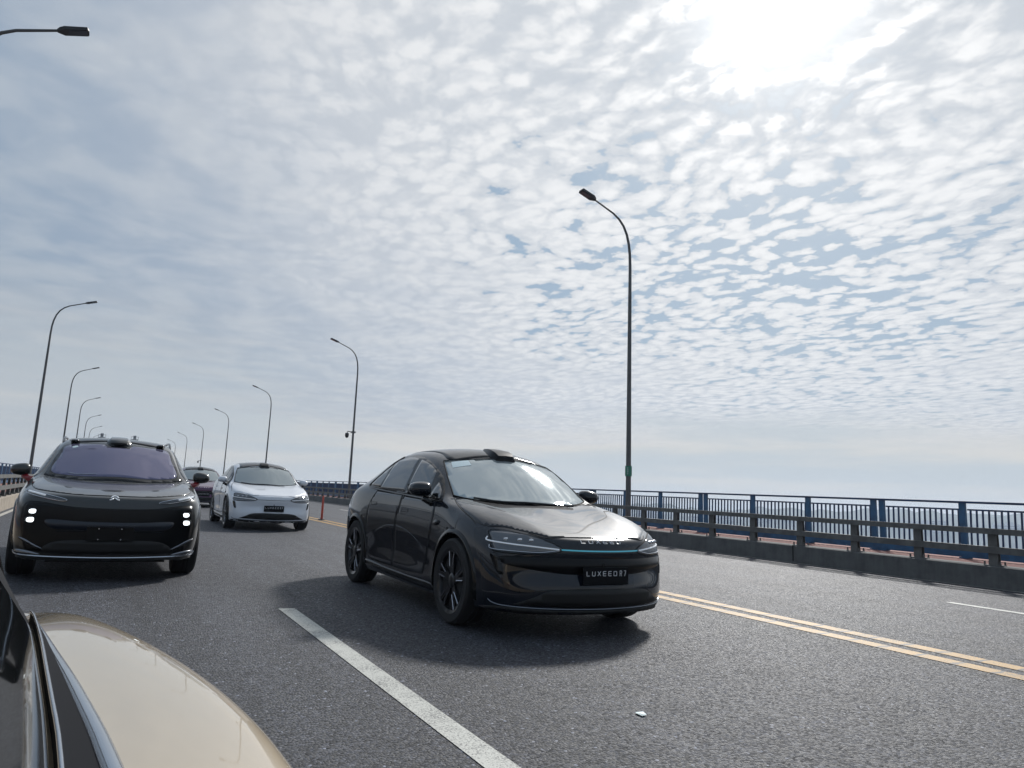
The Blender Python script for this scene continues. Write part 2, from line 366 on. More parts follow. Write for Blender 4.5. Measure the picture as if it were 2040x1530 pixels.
# ---------------------------------------------------------------- parapets with grey rails
YP = [7.17 + 1.344 * k for k in range(-4, 300)]
def post_bm(s):
    bm = bmesh.new()   # s=+1: traffic side faces -x
    def pl(x0b, x1b, x0t, x1t, y0, y1, z0, z1):
        v = [bm.verts.new((s * x, y, z)) for x, z, y in ((x0b, z0, y0), (x1b, z0, y0), (x1t, z1, y0), (x0t, z1, y0), (x0b, z0, y1), (x1b, z0, y1), (x1t, z1, y1), (x0t, z1, y1))]
        for f in ((0, 1, 2, 3), (7, 6, 5, 4), (0, 4, 5, 1), (1, 5, 6, 2), (2, 6, 7, 3), (3, 7, 4, 0)): bm.faces.new([v[i] for i in f])
    pl(.10, .113, .13, .143, -.075, .075, .39, .985)       # front flange
    pl(.113, .195, .143, .175, -.012, .012, .39, .985)     # web
    pl(.195, .207, .175, .187, -.075, .075, .39, .985)       # rear flange
    pl(.06, .25, .06, .25, -.14, .14, .381, .393)        # base plate
    for yy in (-.128, .128):
        for xx in (.08, .23): pl(xx - .012, xx + .012, xx - .008, xx + .008, yy - .012, yy + .012, .395, .45)
    bmesh.ops.recalc_face_normals(bm, faces=bm.faces); return bm
def barrier(s, X, label):
    o = thing('bridge_barrier', label, 'barrier', loc=(0, 0, 0))
    bm = bmesh.new(); x0 = X; prism(bm, [(x0, -.05), (x0 + s * .37, -.05), (x0 + s * .37, .38), (x0 + s * .06, .38), (x0 + s * .02, .36)]); 
    bobj('parapet_base', bm, M_CONC_SHADED if s > 0 else MAT_CONC_SUNLIT, o)
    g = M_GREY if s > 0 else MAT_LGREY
    for z0, z1, xo in ((.91, 1.01, .06), (.585, .70, .045)):
        a, b = sorted((X + s * xo, X + s * (xo + .085))); bm = bmesh.new(); prism(bm, [(a, z0), (b, z0), (b, z1), (a, z1)]); bobj('rail', bm, g, o)
    jm = None
    for k in range(30):
        y = 5.3 + 6.0 * k
        if jm is None:
            jb = bmesh.new(); box(jb, (s * .0, 0, .205), (.006, .022, .34)); q = bobj('expansion_joint', jb, M_SHUT, o); jm = q.data
        else: q = bpy.data.objects.new('expansion_joint', jm); COL.objects.link(q); q.parent = o
        q.location = (X + rx(y), y, rz(y))
    me = None; rest = bmesh.new()
    cand = [y for y in YP if y > 2 and y < 330]
    for i, y in enumerate(cand):
        if i < 100:
            if me is None: po = bobj('rail_post', post_bm(s), g, o); me = po.data
            else: po = bpy.data.objects.new('rail_post', me); COL.objects.link(po); po.parent = o
            po.location = (X + rx(y), y, rz(y))
        else:
            box(rest, (X + s * .18 + rx(y), y, rz(y) + .68), (.10, .15, .6))
    ro = bobj('rail_post', rest, g, o); ro['kind'] = 'stuff'
    return o
MAT_LGREY = M_GREY; MAT_CONC_SUNLIT = concrete('parapet_concrete_sunlit', (.36, .31, .25, 1))  # left copy of the parapet concrete, sunlight put into its paler colour
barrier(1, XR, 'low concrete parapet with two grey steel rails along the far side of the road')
barrier(-1, XL, 'low concrete parapet with two grey steel rails behind the black car at the left edge')

# ---------------------------------------------------------------- blue railings
def blue_railing(s, X, label):
    o = thing('blue_railing', label, 'railing')
    bm = bmesh.new(); prism(bm, [(X - .05, 1.475), (X + .05, 1.475), (X + .05, 1.52), (X - .05, 1.52)]); bobj('top_rail', bm, M_BLUED, o)
    bm = bmesh.new(); prism(bm, [(X - .04, .33), (X + .04, .33), (X + .04, .47), (X - .04, .47)]); bobj('bottom_beam', bm, M_BLUE, o)
    posts = []; panels = []
    y = 11.19 - 5.88 * 2 - .11
    while y < 330:
        for k in range(3):
            a = y + .22 + k * (5.66 / 3) if k else y + .22
            b = y + .22 + (k + 1) * (5.66 / 3)
            posts.append(a)
            panels.append((a, b))
        posts.append(y + 5.88); y += 5.88
    posts = [p for p in posts if p > 0]; panels = [p for p in panels if p[0] > 0]
    bp = bmesh.new(); box(bp, (0, 0, .902), (.07, .13, 1.146)); box(bp, (0, 0, .315), (.16, .2, .028)); pm = None; rest = bmesh.new()
    for i, y in enumerate(posts):
        if i < 100:
            if pm is None: q = bobj('post', bp, M_BLUE, o); pm = q.data
            else: q = bpy.data.objects.new('post', pm); COL.objects.link(q); q.parent = o
            q.location = (X + rx(y), y, rz(y))
        else: box(rest, (X + rx(y), y, rz(y) + .9), (.07, .13, 1.146))
    q = bobj('post', rest, M_BLUE, o); q['kind'] = 'stuff'
    L = 5.66 / 3 - .13; bp = bmesh.new(); box(bp, (0, L / 2, 1.34), (.035, L, .035)); n = 14
    for k in range(n): box(bp, (0, L * (k + .5) / n, .897), (.030, .030, .85))
    pm = None; rest = bmesh.new()
    for i, (a, b) in enumerate(panels):
        a += .065; sl = (rz(a + L) - rz(a)) / L
        if i < 100:
            if pm is None: q = bobj('picket_panel', bp, M_BLUED, o); pm = q.data
            else: q = bpy.data.objects.new('picket_panel', pm); COL.objects.link(q); q.parent = o
            q.location = (X + rx(a), a, rz(a)); q.rotation_euler = (math.atan(sl), 0, 0)
        else:
            box(rest, (X + rx(a), a + L / 2, rz(a + L / 2) + .9), (.02, L, .85))
    if len(rest.verts): q = bobj('picket_panel', rest, M_BLUE, o); q['kind'] = 'stuff'
    else: rest.free()
    return o
blue_railing(1, 16.40, 'blue picket railing on the far right edge of the bridge, water beyond')
blue_railing(-1, -5.20, 'blue picket railing at the left edge, behind the black car mirror')

# ---------------------------------------------------------------- street lamps
def lamp_mesh():
    # pole from the walkway up, bend and arm towards -x
    path = [(0, 0, .33), (0, 0, 2.5), (0, 0, 5), (0, 0, 7.2), (0, 0, 8.8), (-.015, 0, 9.25), (-.06, 0, 9.6), (-.15, 0, 9.93), (-.29, 0, 10.2), (-.48, 0, 10.4), (-.72, 0, 10.55), (-1.48, 0, 10.84)]
    rad = [.088, .080, .069, .060, .050, .047, .045, .042, .039, .036, .033, .028]
    bm = bmesh.new(); tube(bm, path, rad, 12); pole = bm
    bb = bmesh.new(); lathe(bb, [(.19, .302), (.19, .33), (.13, .34), (.12, .55), (.10, .56)], 'z', 12)
    hb = bmesh.new(); mt = Matrix.Translation((-1.76, 0, 10.93)) @ Matrix.Rotation(R(18), 4, 'Y') @ Matrix.Diagonal((.82, .86, .85, 1))
    prof = [(-.36, .10), (-.33, .15), (.22, .16), (.33, .10), (.40, .045)]
    top = []; bot = []
    for x, hw in prof:
        top.append([hb.verts.new(mt @ Vector((x, sgn * hw, .045 if abs(x) < .35 else .02))) for sgn in (-1, 1)])
        bot.append([hb.verts.new(mt @ Vector((x, sgn * hw, -.04 if x < .3 else -.025))) for sgn in (-1, 1)])
    for i in range(len(prof) - 1):
        hb.faces.new((top[i][0], top[i + 1][0], top[i + 1][1], top[i][1])); hb.faces.new((bot[i][1], bot[i + 1][1], bot[i + 1][0], bot[i][0]))
        for k in (0, 1): hb.faces.new((top[i][k], bot[i][k], bot[i + 1][k], top[i + 1][k]))
    for i in (0, -1): hb.faces.new((top[i][0], top[i][1], bot[i][1], bot[i][0]))
    bmesh.ops.recalc_face_normals(hb, faces=hb.faces)
    gb = bmesh.new(); box(gb, (-.08, 0, -.044), (.42, .22, .012), mt)
    return bobj('pole', pole, M_GALV, None, True, 40), bobj('pole_base', bb, M_GALV, None), bobj('lamp_head', hb, M_BLACKPL, None), bobj('lamp_lens', gb, M_LENS, None)
protos = lamp_mesh()
first = [True]
def lamp(x, y, flip, label, group):
    o = thing('street_lamp', label, 'street lamp', group, (x + rx(y), y, rz(y)))
    if flip: o.rotation_euler = (0, 0, math.pi)
    made = []
    for pr in protos:
        if first[0]: c = pr
        else: c = pr.copy(); COL.objects.link(c)
        c.parent = made[2] if (pr is protos[3]) else o
        made.append(c)
    first[0] = False
    return o
ordn = ['nearest', 'second nearest', 'third nearest', 'fourth nearest', 'fifth nearest', 'sixth nearest', 'seventh nearest', 'eighth nearest', 'ninth nearest']
GR = 'street lamps along the right side of the bridge'; GL = 'street lamps along the left side of the bridge'
extra = {0: 'tall curved street lamp with a green tag, nearest on the right, beside the blue railing',
         1: 'street lamp with a camera bracket, rising between the white car and the near black car',
         4: 'slim street lamp with a small camera above the plum car roof'}
RL = []
for k in range(8):
    RL.append(lamp(14.50, 18.38 + 29.8 * k, False, extra.get(k, 'plain curved street lamp, %s of the right hand row' % ordn[k]), GR))
for k in range(8):
    lb = {0: 'street lamp whose dark flat head reaches in at the top left corner'}.get(k, 'curved street lamp, %s of the left hand row' % ordn[k])
    lamp(-3.45, 17.78 + 29.8 * k, True, lb, GL)
# cctv cameras on two right-hand poles, tag on the first
def cctv(y, z, label):
    x = 14.50 + rx(y); o = thing('traffic_camera', label, 'camera', 'traffic cameras on lamp posts', (x, y, rz(y) + z))
    bm = bmesh.new(); tube(bm, [(-.06, 0, .25), (-.38, 0, .28), (-.42, 0, .16)], .03, 8); box(bm, (0, 0, .25), (.26, .26, .10)); bobj('bracket', bm, M_GALV, o)
    bm = bmesh.new(); lathe(bm, [(.03, .18), (.12, .15), (.13, 0), (.115, -.08), (.07, -.15), (.02, -.17)], 'z', 16, (-.42, 0, 0)); bobj('dome', bm, M_BLACKPL, o, True, 40)
    return o
cctv(48.18, 4.55, 'dark dome camera hung on the second nearest right hand lamp post')
cctv(137.6, 4.3, 'tiny dome camera on a far lamp post above the plum car')
y = 18.38; bm = bmesh.new(); lathe(bm, [(.108, -.16), (.108, .16)], 'z', 16); o = bobj('pole_tag', bm, M_GREEN, RL[0]); o.location = (0, 0, 2.08)
bm = bmesh.new()
for k, (zz, wd) in enumerate(((.09, .05), (.03, .07), (-.03, .06), (-.09, .04))): box(bm, (-.085, -.07, zz), (.02, wd * .8, .018), Matrix.Rotation(R(0), 4, 'Z'))
q = bobj('tag_text', bm, M_STICK, o)
# red flexible marker post standing on the centre line
o = thing('marker_post', 'slim red marker post standing on the yellow centre line right of the white car', 'bollard', loc=(6.62, 24.8, rz(24.8)))
bm = bmesh.new(); lathe(bm, [(.042, .03), (.038, .25), (.034, .72), (.03, .78), (.012, .80)], 'z', 16); bobj('post', bm, M_BOLL, o, True, 40)
bm = bmesh.new(); lathe(bm, [(.13, .004), (.12, .025), (.06, .035)], 'z', 16); bobj('foot', bm, M_BLACKPL, o)
o['label'] = o['label']
# fallen pale scrap on the road
bm = bmesh.new(); vs = [bm.verts.new((x, y, z)) for x, y, z in ((-.02, -.04, .004), (.02, -.03, .005), (.03, .015, .010), (.0, .04, .004), (-.02, .02, .006))]; bm.faces.new(vs)
bmesh.ops.solidify(bm, geom=bm.faces[:], thickness=.004)
o = bobj('paper_scrap', bm, M_STICK); o.location = (2.79, 3.41, rz(3.41) + .003); tag(o, 'small pale scrap of litter lying on the dark asphalt in front of the black car', 'litter')

# ---------------------------------------------------------------- distant pylon, shore and boats
o = thing('bridge_pylon', 'two grey concrete tower tops of a distant bridge pylon above the left black car roof', 'pylon', loc=(0, 385, 0))
for cxx in (-1.83, 11.66):
    bm = bmesh.new(); z1 = 28.6; box(bm, (cxx, 0, (z1 - 22) / 2 - 0), (2.5, 4.0, z1 + 22)); box(bm, (cxx, 0, z1 - 1.4), (3.0, 4.5, 2.8)); bobj('column', bm, M_DECK, o)
    bm = bmesh.new()
    for xx in (-1.5, 0, 1.5): box(bm, (cxx + xx, -2.2, z1 + .55), (.12, .12, 1.1))
    box(bm, (cxx, -2.2, z1 + 1.12), (3.3, .12, .12)); box(bm, (cxx, 0, z1 + .9), (1.2, 1.2, 1.8)); bobj('railing', bm, M_GREY, o)
bm = bmesh.new()
N = 720; rnd = random.Random(3)
prev = None
for i in range(N + 1):
    a = R(360 * i / N); i2 = i % N; 
    h = 37 + 3 * math.sin(a * 14) + 2.5 * math.sin(a * 45 + 1) + 1.8 * math.sin(a * 160) + rnd.uniform(-2, 2.5)
    ring = [bm.verts.new((dd * math.sin(a), dd * math.cos(a), zz)) for dd, zz in ((1640, -21), (1660, -14), (1720, h * .75 - 18), (1860, h * 1.35 - 17), (2300, h * 1.35 - 22), (2450, -20.5))]
    if prev:
        for k in range(5): bm.faces.new((prev[k], prev[k + 1], ring[k + 1], ring[k]))
    prev = ring
bmesh.ops.recalc_face_normals(bm, faces=bm.faces)
struct('hills', bm, mat('wooded_shore', (.05, .075, .05, 1), .9, var=.4, vscale=.03))
rnd = random.Random(11); bmesh_b = []
for i in range(26):
    a = R(rnd.uniform(33, 66)); dd = rnd.uniform(1665, 1760); wd = rnd.uniform(16, 44); hh = rnd.uniform(26, 42)
    b = thing('tower_block', 'pale hazy block building on the far shore behind the blue railing', 'building', 'hazy buildings on the far shore', (dd * math.sin(a), dd * math.cos(a), -18))
    b.rotation_euler = (0, 0, -a)
    bm = bmesh.new(); box(bm, (0, 0, hh / 2), (wd, 14, hh)); box(bm, (wd * .15, 0, hh + 1.5), (wd * .3, 7, 3)); bobj('wall', bm, mat('far_building', (.42, .41, .40, 1), .8), b)
    bm = bmesh.new()
    for z in range(3, int(hh) - 1, 4): box(bm, (0, -7.1, z + .5), (wd * .86, .4, 1.6))
    bobj('window_band', bm, mat('far_window', (.06, .07, .08, 1), .3), b)
def boat(az, dist, L, label):
    a = R(az); o = thing('boat', label, 'boat', 'small boats on the water', (dist * math.sin(a), dist * math.cos(a), -20)); o.rotation_euler = (0, 0, -a + .15)
    bm = bmesh.new(); secs = []
    for x, hw, z in ((-L / 2, .9, 1.1), (-L / 4, 1.5, .9), (L / 5, 1.5, .9), (L / 2.3, .7, 1.2), (L / 2, .1, 1.5)):
        secs.append([bm.verts.new(p) for p in ((x, -hw, z), (x, hw, z), (x, hw * .5, -.3), (x, -hw * .5, -.3))])
    for i in range(4):
        for k in range(4): bm.faces.new((secs[i][k], secs[i][(k + 1) % 4], secs[i + 1][(k + 1) % 4], secs[i + 1][k]))
    bm.faces.new(secs[0][::-1]); bm.faces.new(secs[-1]); bmesh.ops.recalc_face_normals(bm, faces=bm.faces); bobj('hull', bm, mat('boat_dark', (.05, .05, .05, 1), .7), o)
    bm = bmesh.new(); box(bm, (-L * .2, 0, 1.7), (L * .3, 1.8, 1.5)); bobj('cabin', bm, mat('boat_cabin', (.2, .2, .2, 1), .7), o)
boat(61.9, 900, 14, 'dark low boat on the pale water, right of its smaller companion')
boat(58.6, 1000, 9, 'smaller dark boat on the pale water behind the blue pickets')

#@@CARS@@
# ================================================================ cars
# Car space: x forward, y to the car's left, z up. The body is one subdivision cage with box topology:
# rows s0..s8 run from the rocker up the side, over the shoulder (s4), side glass (s5), roof rail / bonnet crease (s6) to the centre line (s8).
COUPE = dict(
 rows=[
  dict(y=[(2.08,.89),(1.5,.93),(.2,.92),(-1.4,.93),(-2.2,.82)], z=[(2.08,.21),(1.4,.19),(-1.4,.20),(-2.2,.28)]),
  dict(y=[(2.14,.915),(1.5,.98),(1.0,.965),(.2,.965),(-.8,.965),(-1.4,.985),(-2.2,.86)], z=[(2.14,.35),(1.4,.32),(-1.4,.34),(-2.2,.42)]),
  dict(y=[(2.15,.905),(1.5,.995),(1.0,.945),(.2,.915),(-.6,.92),(-1.4,.995),(-2.2,.88)], z=[(2.14,.53),(0,.52),(-2.2,.60)]),
  dict(y=[(2.12,.885),(1.85,.955),(1.5,.985),(1.1,.968),(.2,.955),(-.6,.965),(-1.2,.995),(-1.5,1.0),(-1.9,.97),(-2.25,.87)], z=[(2.12,.69),(1.5,.84),(1.1,.80),(0,.82),(-.8,.86),(-1.4,.90),(-2.25,.84)]),
  dict(y=[(2.14,.83),(1.8,.905),(1.5,.92),(1.1,.915),(.3,.90),(-.5,.90),(-1.2,.925),(-1.7,.935),(-2.1,.89),(-2.3,.80)], z=[(2.14,.815),(1.9,.915),(1.5,1.015),(1.1,1.06),(.3,1.10),(-.5,1.13),(-1.2,1.16),(-1.7,1.15),(-2.1,1.09),(-2.3,1.03)]),
  dict(y=[(2.26,.68),(2.0,.75),(1.5,.80),(1.08,.875),(.6,.85),(.3,.825),(-.3,.815),(-.9,.80),(-1.5,.775),(-2,.75),(-2.35,.70)], z=[(2.26,.83),(2.0,.94),(1.5,1.05),(1.08,1.10),(.6,1.23),(.3,1.31),(-.3,1.37),(-.9,1.37),(-1.5,1.315),(-2.0,1.195),(-2.35,1.08)]),
  dict(y=[(2.36,.50),(2.0,.54),(1.5,.62),(1.02,.80),(.7,.755),(.36,.70),(-.3,.675),(-.9,.645),(-1.5,.60),(-2,.58),(-2.4,.52)], z=[(2.36,.835),(2.2,.89),(2.0,.955),(1.5,1.07),(1.02,1.125),(.7,1.345),(.36,1.535),(.1,1.59),(-.3,1.62),(-.9,1.60),(-1.5,1.49),(-2,1.295),(-2.4,1.115)]),
  dict(y=[(2.44,.27),(1.5,.31),(1.2,.40),(.5,.39),(-.5,.34),(-2.4,.30)], z=[(2.44,.825),(2.3,.865),(2.0,.94),(1.5,1.04),(1.26,1.085),(.9,1.322),(.5,1.568),(.1,1.652),(-.3,1.685),(-.8,1.665),(-1.25,1.60),(-1.65,1.49),(-2.0,1.335),(-2.3,1.19),(-2.46,1.125)]),
  dict(y=[(2,0),(-2,0)], z=[(2.46,.825),(2.3,.868),(2.0,.945),(1.5,1.05),(1.34,1.085),(.95,1.355),(.55,1.612),(.1,1.69),(-.3,1.705),(-.8,1.685),(-1.25,1.615),(-1.65,1.505),(-2.0,1.35),(-2.3,1.20),(-2.46,1.13)]),
 ],
 nose=[2.10,2.15,2.16,2.15,2.14,2.27,2.37,2.43,2.455], cowl=[1.2,1.2,1.2,1.2,1.15,1.06,1.01,1.27,1.345],
 top=[.42,.42,.42,.42,.42,.40,.36,.50,.56], tail=[-2.2,-2.22,-2.25,-2.27,-2.28,-2.34,-2.4,-2.45,-2.46],
 fz=[None,.705,.555,.435,.215], fx=[0,.035,-.005,.09,.03], bz=[None,.90,.70,.48,.30], bx=[0,-.02,-.03,-.04,.03],
 axf=1.49, axr=-1.47, wr=.382, arch=.425, archz=.385, tw=.25, ty=.875, ys=1.02)
SUV = dict(
 rows=[
  dict(y=[(2.2,.86),(1.5,.92),(-1.4,.92),(-2.3,.84)], z=[(2.2,.23),(1.4,.22),(-2.2,.30)]),
  dict(y=[(2.2,.90),(1.5,.98),(0,.96),(-1.4,.98),(-2.3,.88)], z=[(2.2,.38),(-2.2,.46)]),
  dict(y=[(2.22,.915),(1.5,.99),(0,.945),(-1.4,.99),(-2.3,.90)], z=[(2.2,.57),(-2.2,.66)]),
  dict(y=[(2.2,.905),(1.6,.985),(0,.965),(-1.4,.985),(-2.3,.90)], z=[(2.2,.80),(1.4,.88),(-1.4,.92),(-2.3,.90)]),
  dict(y=[(2.18,.865),(1.8,.91),(1.1,.915),(0,.91),(-1.4,.905),(-2.3,.86)], z=[(2.18,.935),(1.6,1.035),(1.1,1.075),(0,1.10),(-1.4,1.13),(-2.3,1.14)]),
  dict(y=[(2.28,.70),(1.8,.76),(1.2,.82),(.8,.82),(.3,.80),(-.5,.79),(-1.5,.77),(-2.3,.73)], z=[(2.28,.93),(1.9,1.015),(1.2,1.10),(.8,1.24),(.3,1.37),(-.5,1.42),(-1.5,1.40),(-2.3,1.30)]),
  dict(y=[(2.36,.48),(1.8,.56),(1.15,.74),(.7,.70),(.35,.655),(-.5,.66),(-1.5,.64),(-2.3,.60)], z=[(2.36,.925),(2.1,.985),(1.6,1.065),(1.15,1.115),(.7,1.40),(.35,1.60),(-.5,1.655),(-1.4,1.62),(-2.0,1.54),(-2.3,1.46)]),
  dict(y=[(2.4,.25),(1.3,.36),(-2.3,.3)], z=[(2.42,.92),(2.2,.965),(1.7,1.045),(1.34,1.085),(.9,1.37),(.48,1.615),(0,1.665),(-.5,1.68),(-1.4,1.65),(-2.0,1.575),(-2.35,1.49)]),
  dict(y=[(2,0),(-2,0)], z=[(2.43,.92),(2.2,.967),(1.7,1.05),(1.40,1.085),(.95,1.375),(.52,1.63),(0,1.685),(-.5,1.70),(-1.4,1.665),(-2.0,1.59),(-2.37,1.50)]),
 ],
 nose=[2.18,2.20,2.22,2.20,2.18,2.28,2.36,2.41,2.43], cowl=[1.25,1.25,1.25,1.25,1.22,1.18,1.14,1.34,1.40],
 top=[.42,.42,.42,.42,.42,.38,.35,.48,.52], tail=[-2.25,-2.3,-2.32,-2.3,-2.28,-2.3,-2.3,-2.35,-2.37],
 fz=[None,.79,.57,.40,.24], fx=[0,.04,.045,.05,.02], bz=[None,1.2,.9,.6,.34], bx=[0,-.06,-.09,-.08,.02],
 axf=1.50, axr=-1.42, wr=.385, arch=.43, archz=.39, tw=.26, ty=.85)
NOM = [2.46, 2.2, 1.85, 1.5, 1.22, .85, .45, .05, -.4, -.85, -1.3, -1.7, -2.05, -2.46]
def cage(S):
    XS = []
    for s in range(9):
        n, c, tp, tl = S['nose'][s], S['cowl'][s], S['top'][s], S['tail'][s]
        xs = []
        for i, x in enumerate(NOM):
            xs.append(interp([(0, n), (4, c), (6, tp), (13, tl), (10, -1.3), (8, -.4)], i) if i in (0, 4, 6, 13) else None)
        anchors = [0, 4, 6, 9, 13]
        vals = {0: n, 4: c, 6: tp, 9: -.85, 13: tl}
        for i in range(14):
            a = max(k for k in anchors if k <= i); b = min(k for k in anchors if k >= i)
            if a == b: xs[i] = vals[a]
            else:
                f = (NOM[i] - NOM[a]) / (NOM[b] - NOM[a]); xs[i] = vals[a] + (vals[b] - vals[a]) * f
        XS.append(xs)
    return XS
def car_body(S, creases=True):
    XS = cage(S); bm = bmesh.new(); V = {}
    def mk(key, p):
        V[key] = (bm.verts.new(p), bm.verts.new((p[0], -p[1], p[2])) if p[1] > 1e-6 else None)
    def gv(key, side):
        a, b = V[key]; return a if side > 0 or b is None else b
    for s in range(9):
        r_ = S['rows'][s]
        for i in range(14):
            x = XS[s][i]; mk(('m', i, s), (x, 0 if s == 8 else interp(r_['y'], x) * (S.get('ys', 1) if s < 5 else 1), interp(r_['z'], x)))
    def endgrid(tag_, i, zz, xx):
        K = {}
        for c in range(5): K[(0, c)] = ('m', i, 4 + c)
        for r_ in range(5): K[(r_, 0)] = ('m', i, 4 - r_)
        for r_ in range(1, 5):
            for c in range(1, 5):
                tp = V[('m', i, 4 + c)][0].co; sd = V[('m', i, 4 - r_)][0].co
                f = c / 4
                x = tp.x + xx[r_] * (.5 + .5 * f); z = zz[r_] * f + sd.z * (1 - f) if c < 2 else zz[r_]
                y = tp.y * (1 + (.10 if r_ > 1 else .05) * (1 - f)) if c < 4 else 0
                k = (tag_, r_, c); mk(k, (x, y, z)); K[(r_, c)] = k
        return K
    F = endgrid('f', 0, S['fz'], S['fx']); B = endgrid('b', 13, S['bz'], S['bx'])
    def face(keys, side, flip=False):
        vs = [gv(k, side) for k in keys]
        if len(set(vs)) < 3: return
        if flip: vs = vs[::-1]
        try: bm.faces.new(vs)
        except ValueError: pass
    for side in (1, -1):
        for i in range(13):
            for s in range(8): face([('m', i, s), ('m', i + 1, s), ('m', i + 1, s + 1), ('m', i, s + 1)], side, side < 0)
        for K in (F, B):
            for r_ in range(4):
                for c in range(4): face([K[(r_, c)], K[(r_, c + 1)], K[(r_ + 1, c + 1)], K[(r_ + 1, c)]], side)
    for i in range(13):
        a, b = ('m', i, 0), ('m', i + 1, 0); bm.faces.new((gv(a, 1), gv(b, 1), gv(b, -1), gv(a, -1)))
    for K, i in ((F, 0), (B, 13)):
        left = [gv(K[(4, c)], 1) for c in range(5)]; right = [gv(K[(4, c)], -1) for c in range(3, -1, -1)]
        bm.faces.new(left + right)
    bmesh.ops.recalc_face_normals(bm, faces=bm.faces)
    cl = bm.edges.layers.float.new('crease_edge')
    def crease(a, b, v):
        for sd in (1, -1):
            e = bm.edges.get((gv(a, sd), gv(b, sd)))
            if e: e[cl] = max(e[cl], v)
    for s in range(5, 8): crease(('m', 4, s), ('m', 4, s + 1), .75)
    crease(('m', 4, 5), ('m', 4, 6), .5)
    for i in range(0, 4): crease(('m', i, 6), ('m', i + 1, 6), S.get('hc', .55))
    for i in range(4, 12): crease(('m', i, 6), ('m', i + 1, 6), .25)
    for i in range(3, 12): crease(('m', i, 4), ('m', i + 1, 4), .35)
    for i in range(0, 13): crease(('m', i, 0), ('m', i + 1, 0), .6)
    for c in range(4): crease(F[(0, c)], F[(0, c + 1)], .35)
    for r_ in (1,):
        for c in range(4): crease(F[(r_, c)], F[(r_, c + 1)], .2)
    for c in range(4): crease(F[(4, c)], F[(4, c + 1)], .6)
    for c in range(1, 4): crease(B[(0, c)], B[(0, c + 1)], .6)
    me = bpy.data.meshes.new('cage'); bm.to_mesh(me); bm.free()
    o = bpy.data.objects.new('cage', me); COL.objects.link(o)
    sm = o.modifiers.new('s', 'SUBSURF'); sm.levels = 3; sm.render_levels = 3
    dg = bpy.context.evaluated_depsgraph_get(); dg.update()
    smooth_me = bpy.data.meshes.new_from_object(o.evaluated_get(dg))
    b2 = bmesh.new(); b2.from_mesh(smooth_me); bmesh.ops.triangulate(b2, faces=b2.faces[:]); b2.normal_update()
    tree = BVHTree.FromBMesh(b2)
    fn = [[v.normal.copy() for v in f.verts] for f in b2.faces]; fc = [[v.co.copy() for v in f.verts] for f in b2.faces]
    b2.free()
    # wheel arches
    cb = bmesh.new()
    for ax in (S['axf'], S['axr']):
        for sd in (1, -1):
            q = bmesh.new(); n = 48
            rings = []
            for yy in (.60, 1.3):
                rings.append([cb.verts.new((ax + S['arch'] * math.cos(2 * math.pi * k / n), sd * yy, S['archz'] + S['arch'] * math.sin(2 * math.pi * k / n) * (1 if math.sin(2 * math.pi * k / n) > 0 else 1.4))) for k in range(n)])
            for k in range(n): cb.faces.new((rings[0][k], rings[0][(k + 1) % n], rings[1][(k + 1) % n], rings[1][k]))
            cb.faces.new(rings[0][::-1]); cb.faces.new(rings[1]); q.free()
    bmesh.ops.recalc_face_normals(cb, faces=cb.faces)
    cm = bpy.data.meshes.new('cut'); cb.to_mesh(cm); cb.free(); co = bpy.data.objects.new('cut', cm); COL.objects.link(co)
    bo = o.modifiers.new('b', 'BOOLEAN'); bo.operation = 'DIFFERENCE'; bo.object = co; bo.solver = 'EXACT'
    dg = bpy.context.evaluated_depsgraph_get(); dg.update()
    cutme = bpy.data.meshes.new_from_object(o.evaluated_get(dg)); cutme.name = 'body'
    cutme.polygons.foreach_set('use_smooth', [True] * len(cutme.polygons)); cutme.set_sharp_from_angle(angle=R(42))
    cutme.materials.clear()
    for x in (o, co): bpy.data.objects.remove(x)
    return cutme, (tree, fn, fc)
from mathutils.interpolate import poly_3d_calc
DIRS = {'x': (lambda a, b, sg: Vector((4, a, b)), Vector((-1, 0, 0))), 'y': None, 'z': (lambda a, b, sg: Vector((a, b, 3)), Vector((0, 0, -1)))}
def hit(surf, axis, a, b, sg=1):
    tree, fn, fc = surf
    if axis == 'x': o, dr = Vector((4, a, b)), Vector((-1, 0, 0))
    elif axis == 'r': o, dr = Vector((-4, a, b)), Vector((1, 0, 0))
    elif axis == 'y': o, dr = Vector((a, 3 * sg, b)), Vector((0, -sg, 0))
    else: o, dr = Vector((a, b, 3)), Vector((0, 0, -1))
    loc, nrm, idx, _ = tree.ray_cast(o, dr)
    if loc is None: return None, None
    w_ = poly_3d_calc(fc[idx], loc); n = Vector((0, 0, 0))
    for k, ww in enumerate(w_): n += fn[idx][k] * ww
    return loc, n.normalized()
def smooth_poly(pts, n=6, closed=True):
    """Catmull-Rom through points; a point given as (a, b, 1) stays a hard corner"""
    N = len(pts); out = []
    P = [Vector(p[:2]) for p in pts]; hard = [len(p) > 2 for p in pts]
    for i in range(N if closed else N - 1):
        p1, p2 = P[i], P[(i + 1) % N]
        p0 = P[i - 1] if (i > 0 or closed) and not hard[i] else p1 - (p2 - p1)
        p3 = P[(i + 2) % N] if (i + 2 < N or closed) and not hard[(i + 1) % N] else p2 + (p2 - p1)
        for k in range(n):
            s = k / n
            out.append(.5 * ((2 * p1) + (p2 - p0) * s + (2 * p0 - 5 * p1 + 4 * p2 - p3) * s * s + (3 * p1 - p0 - 3 * p2 + p3) * s ** 3))
    if not closed: out.append(P[-1])
    return out
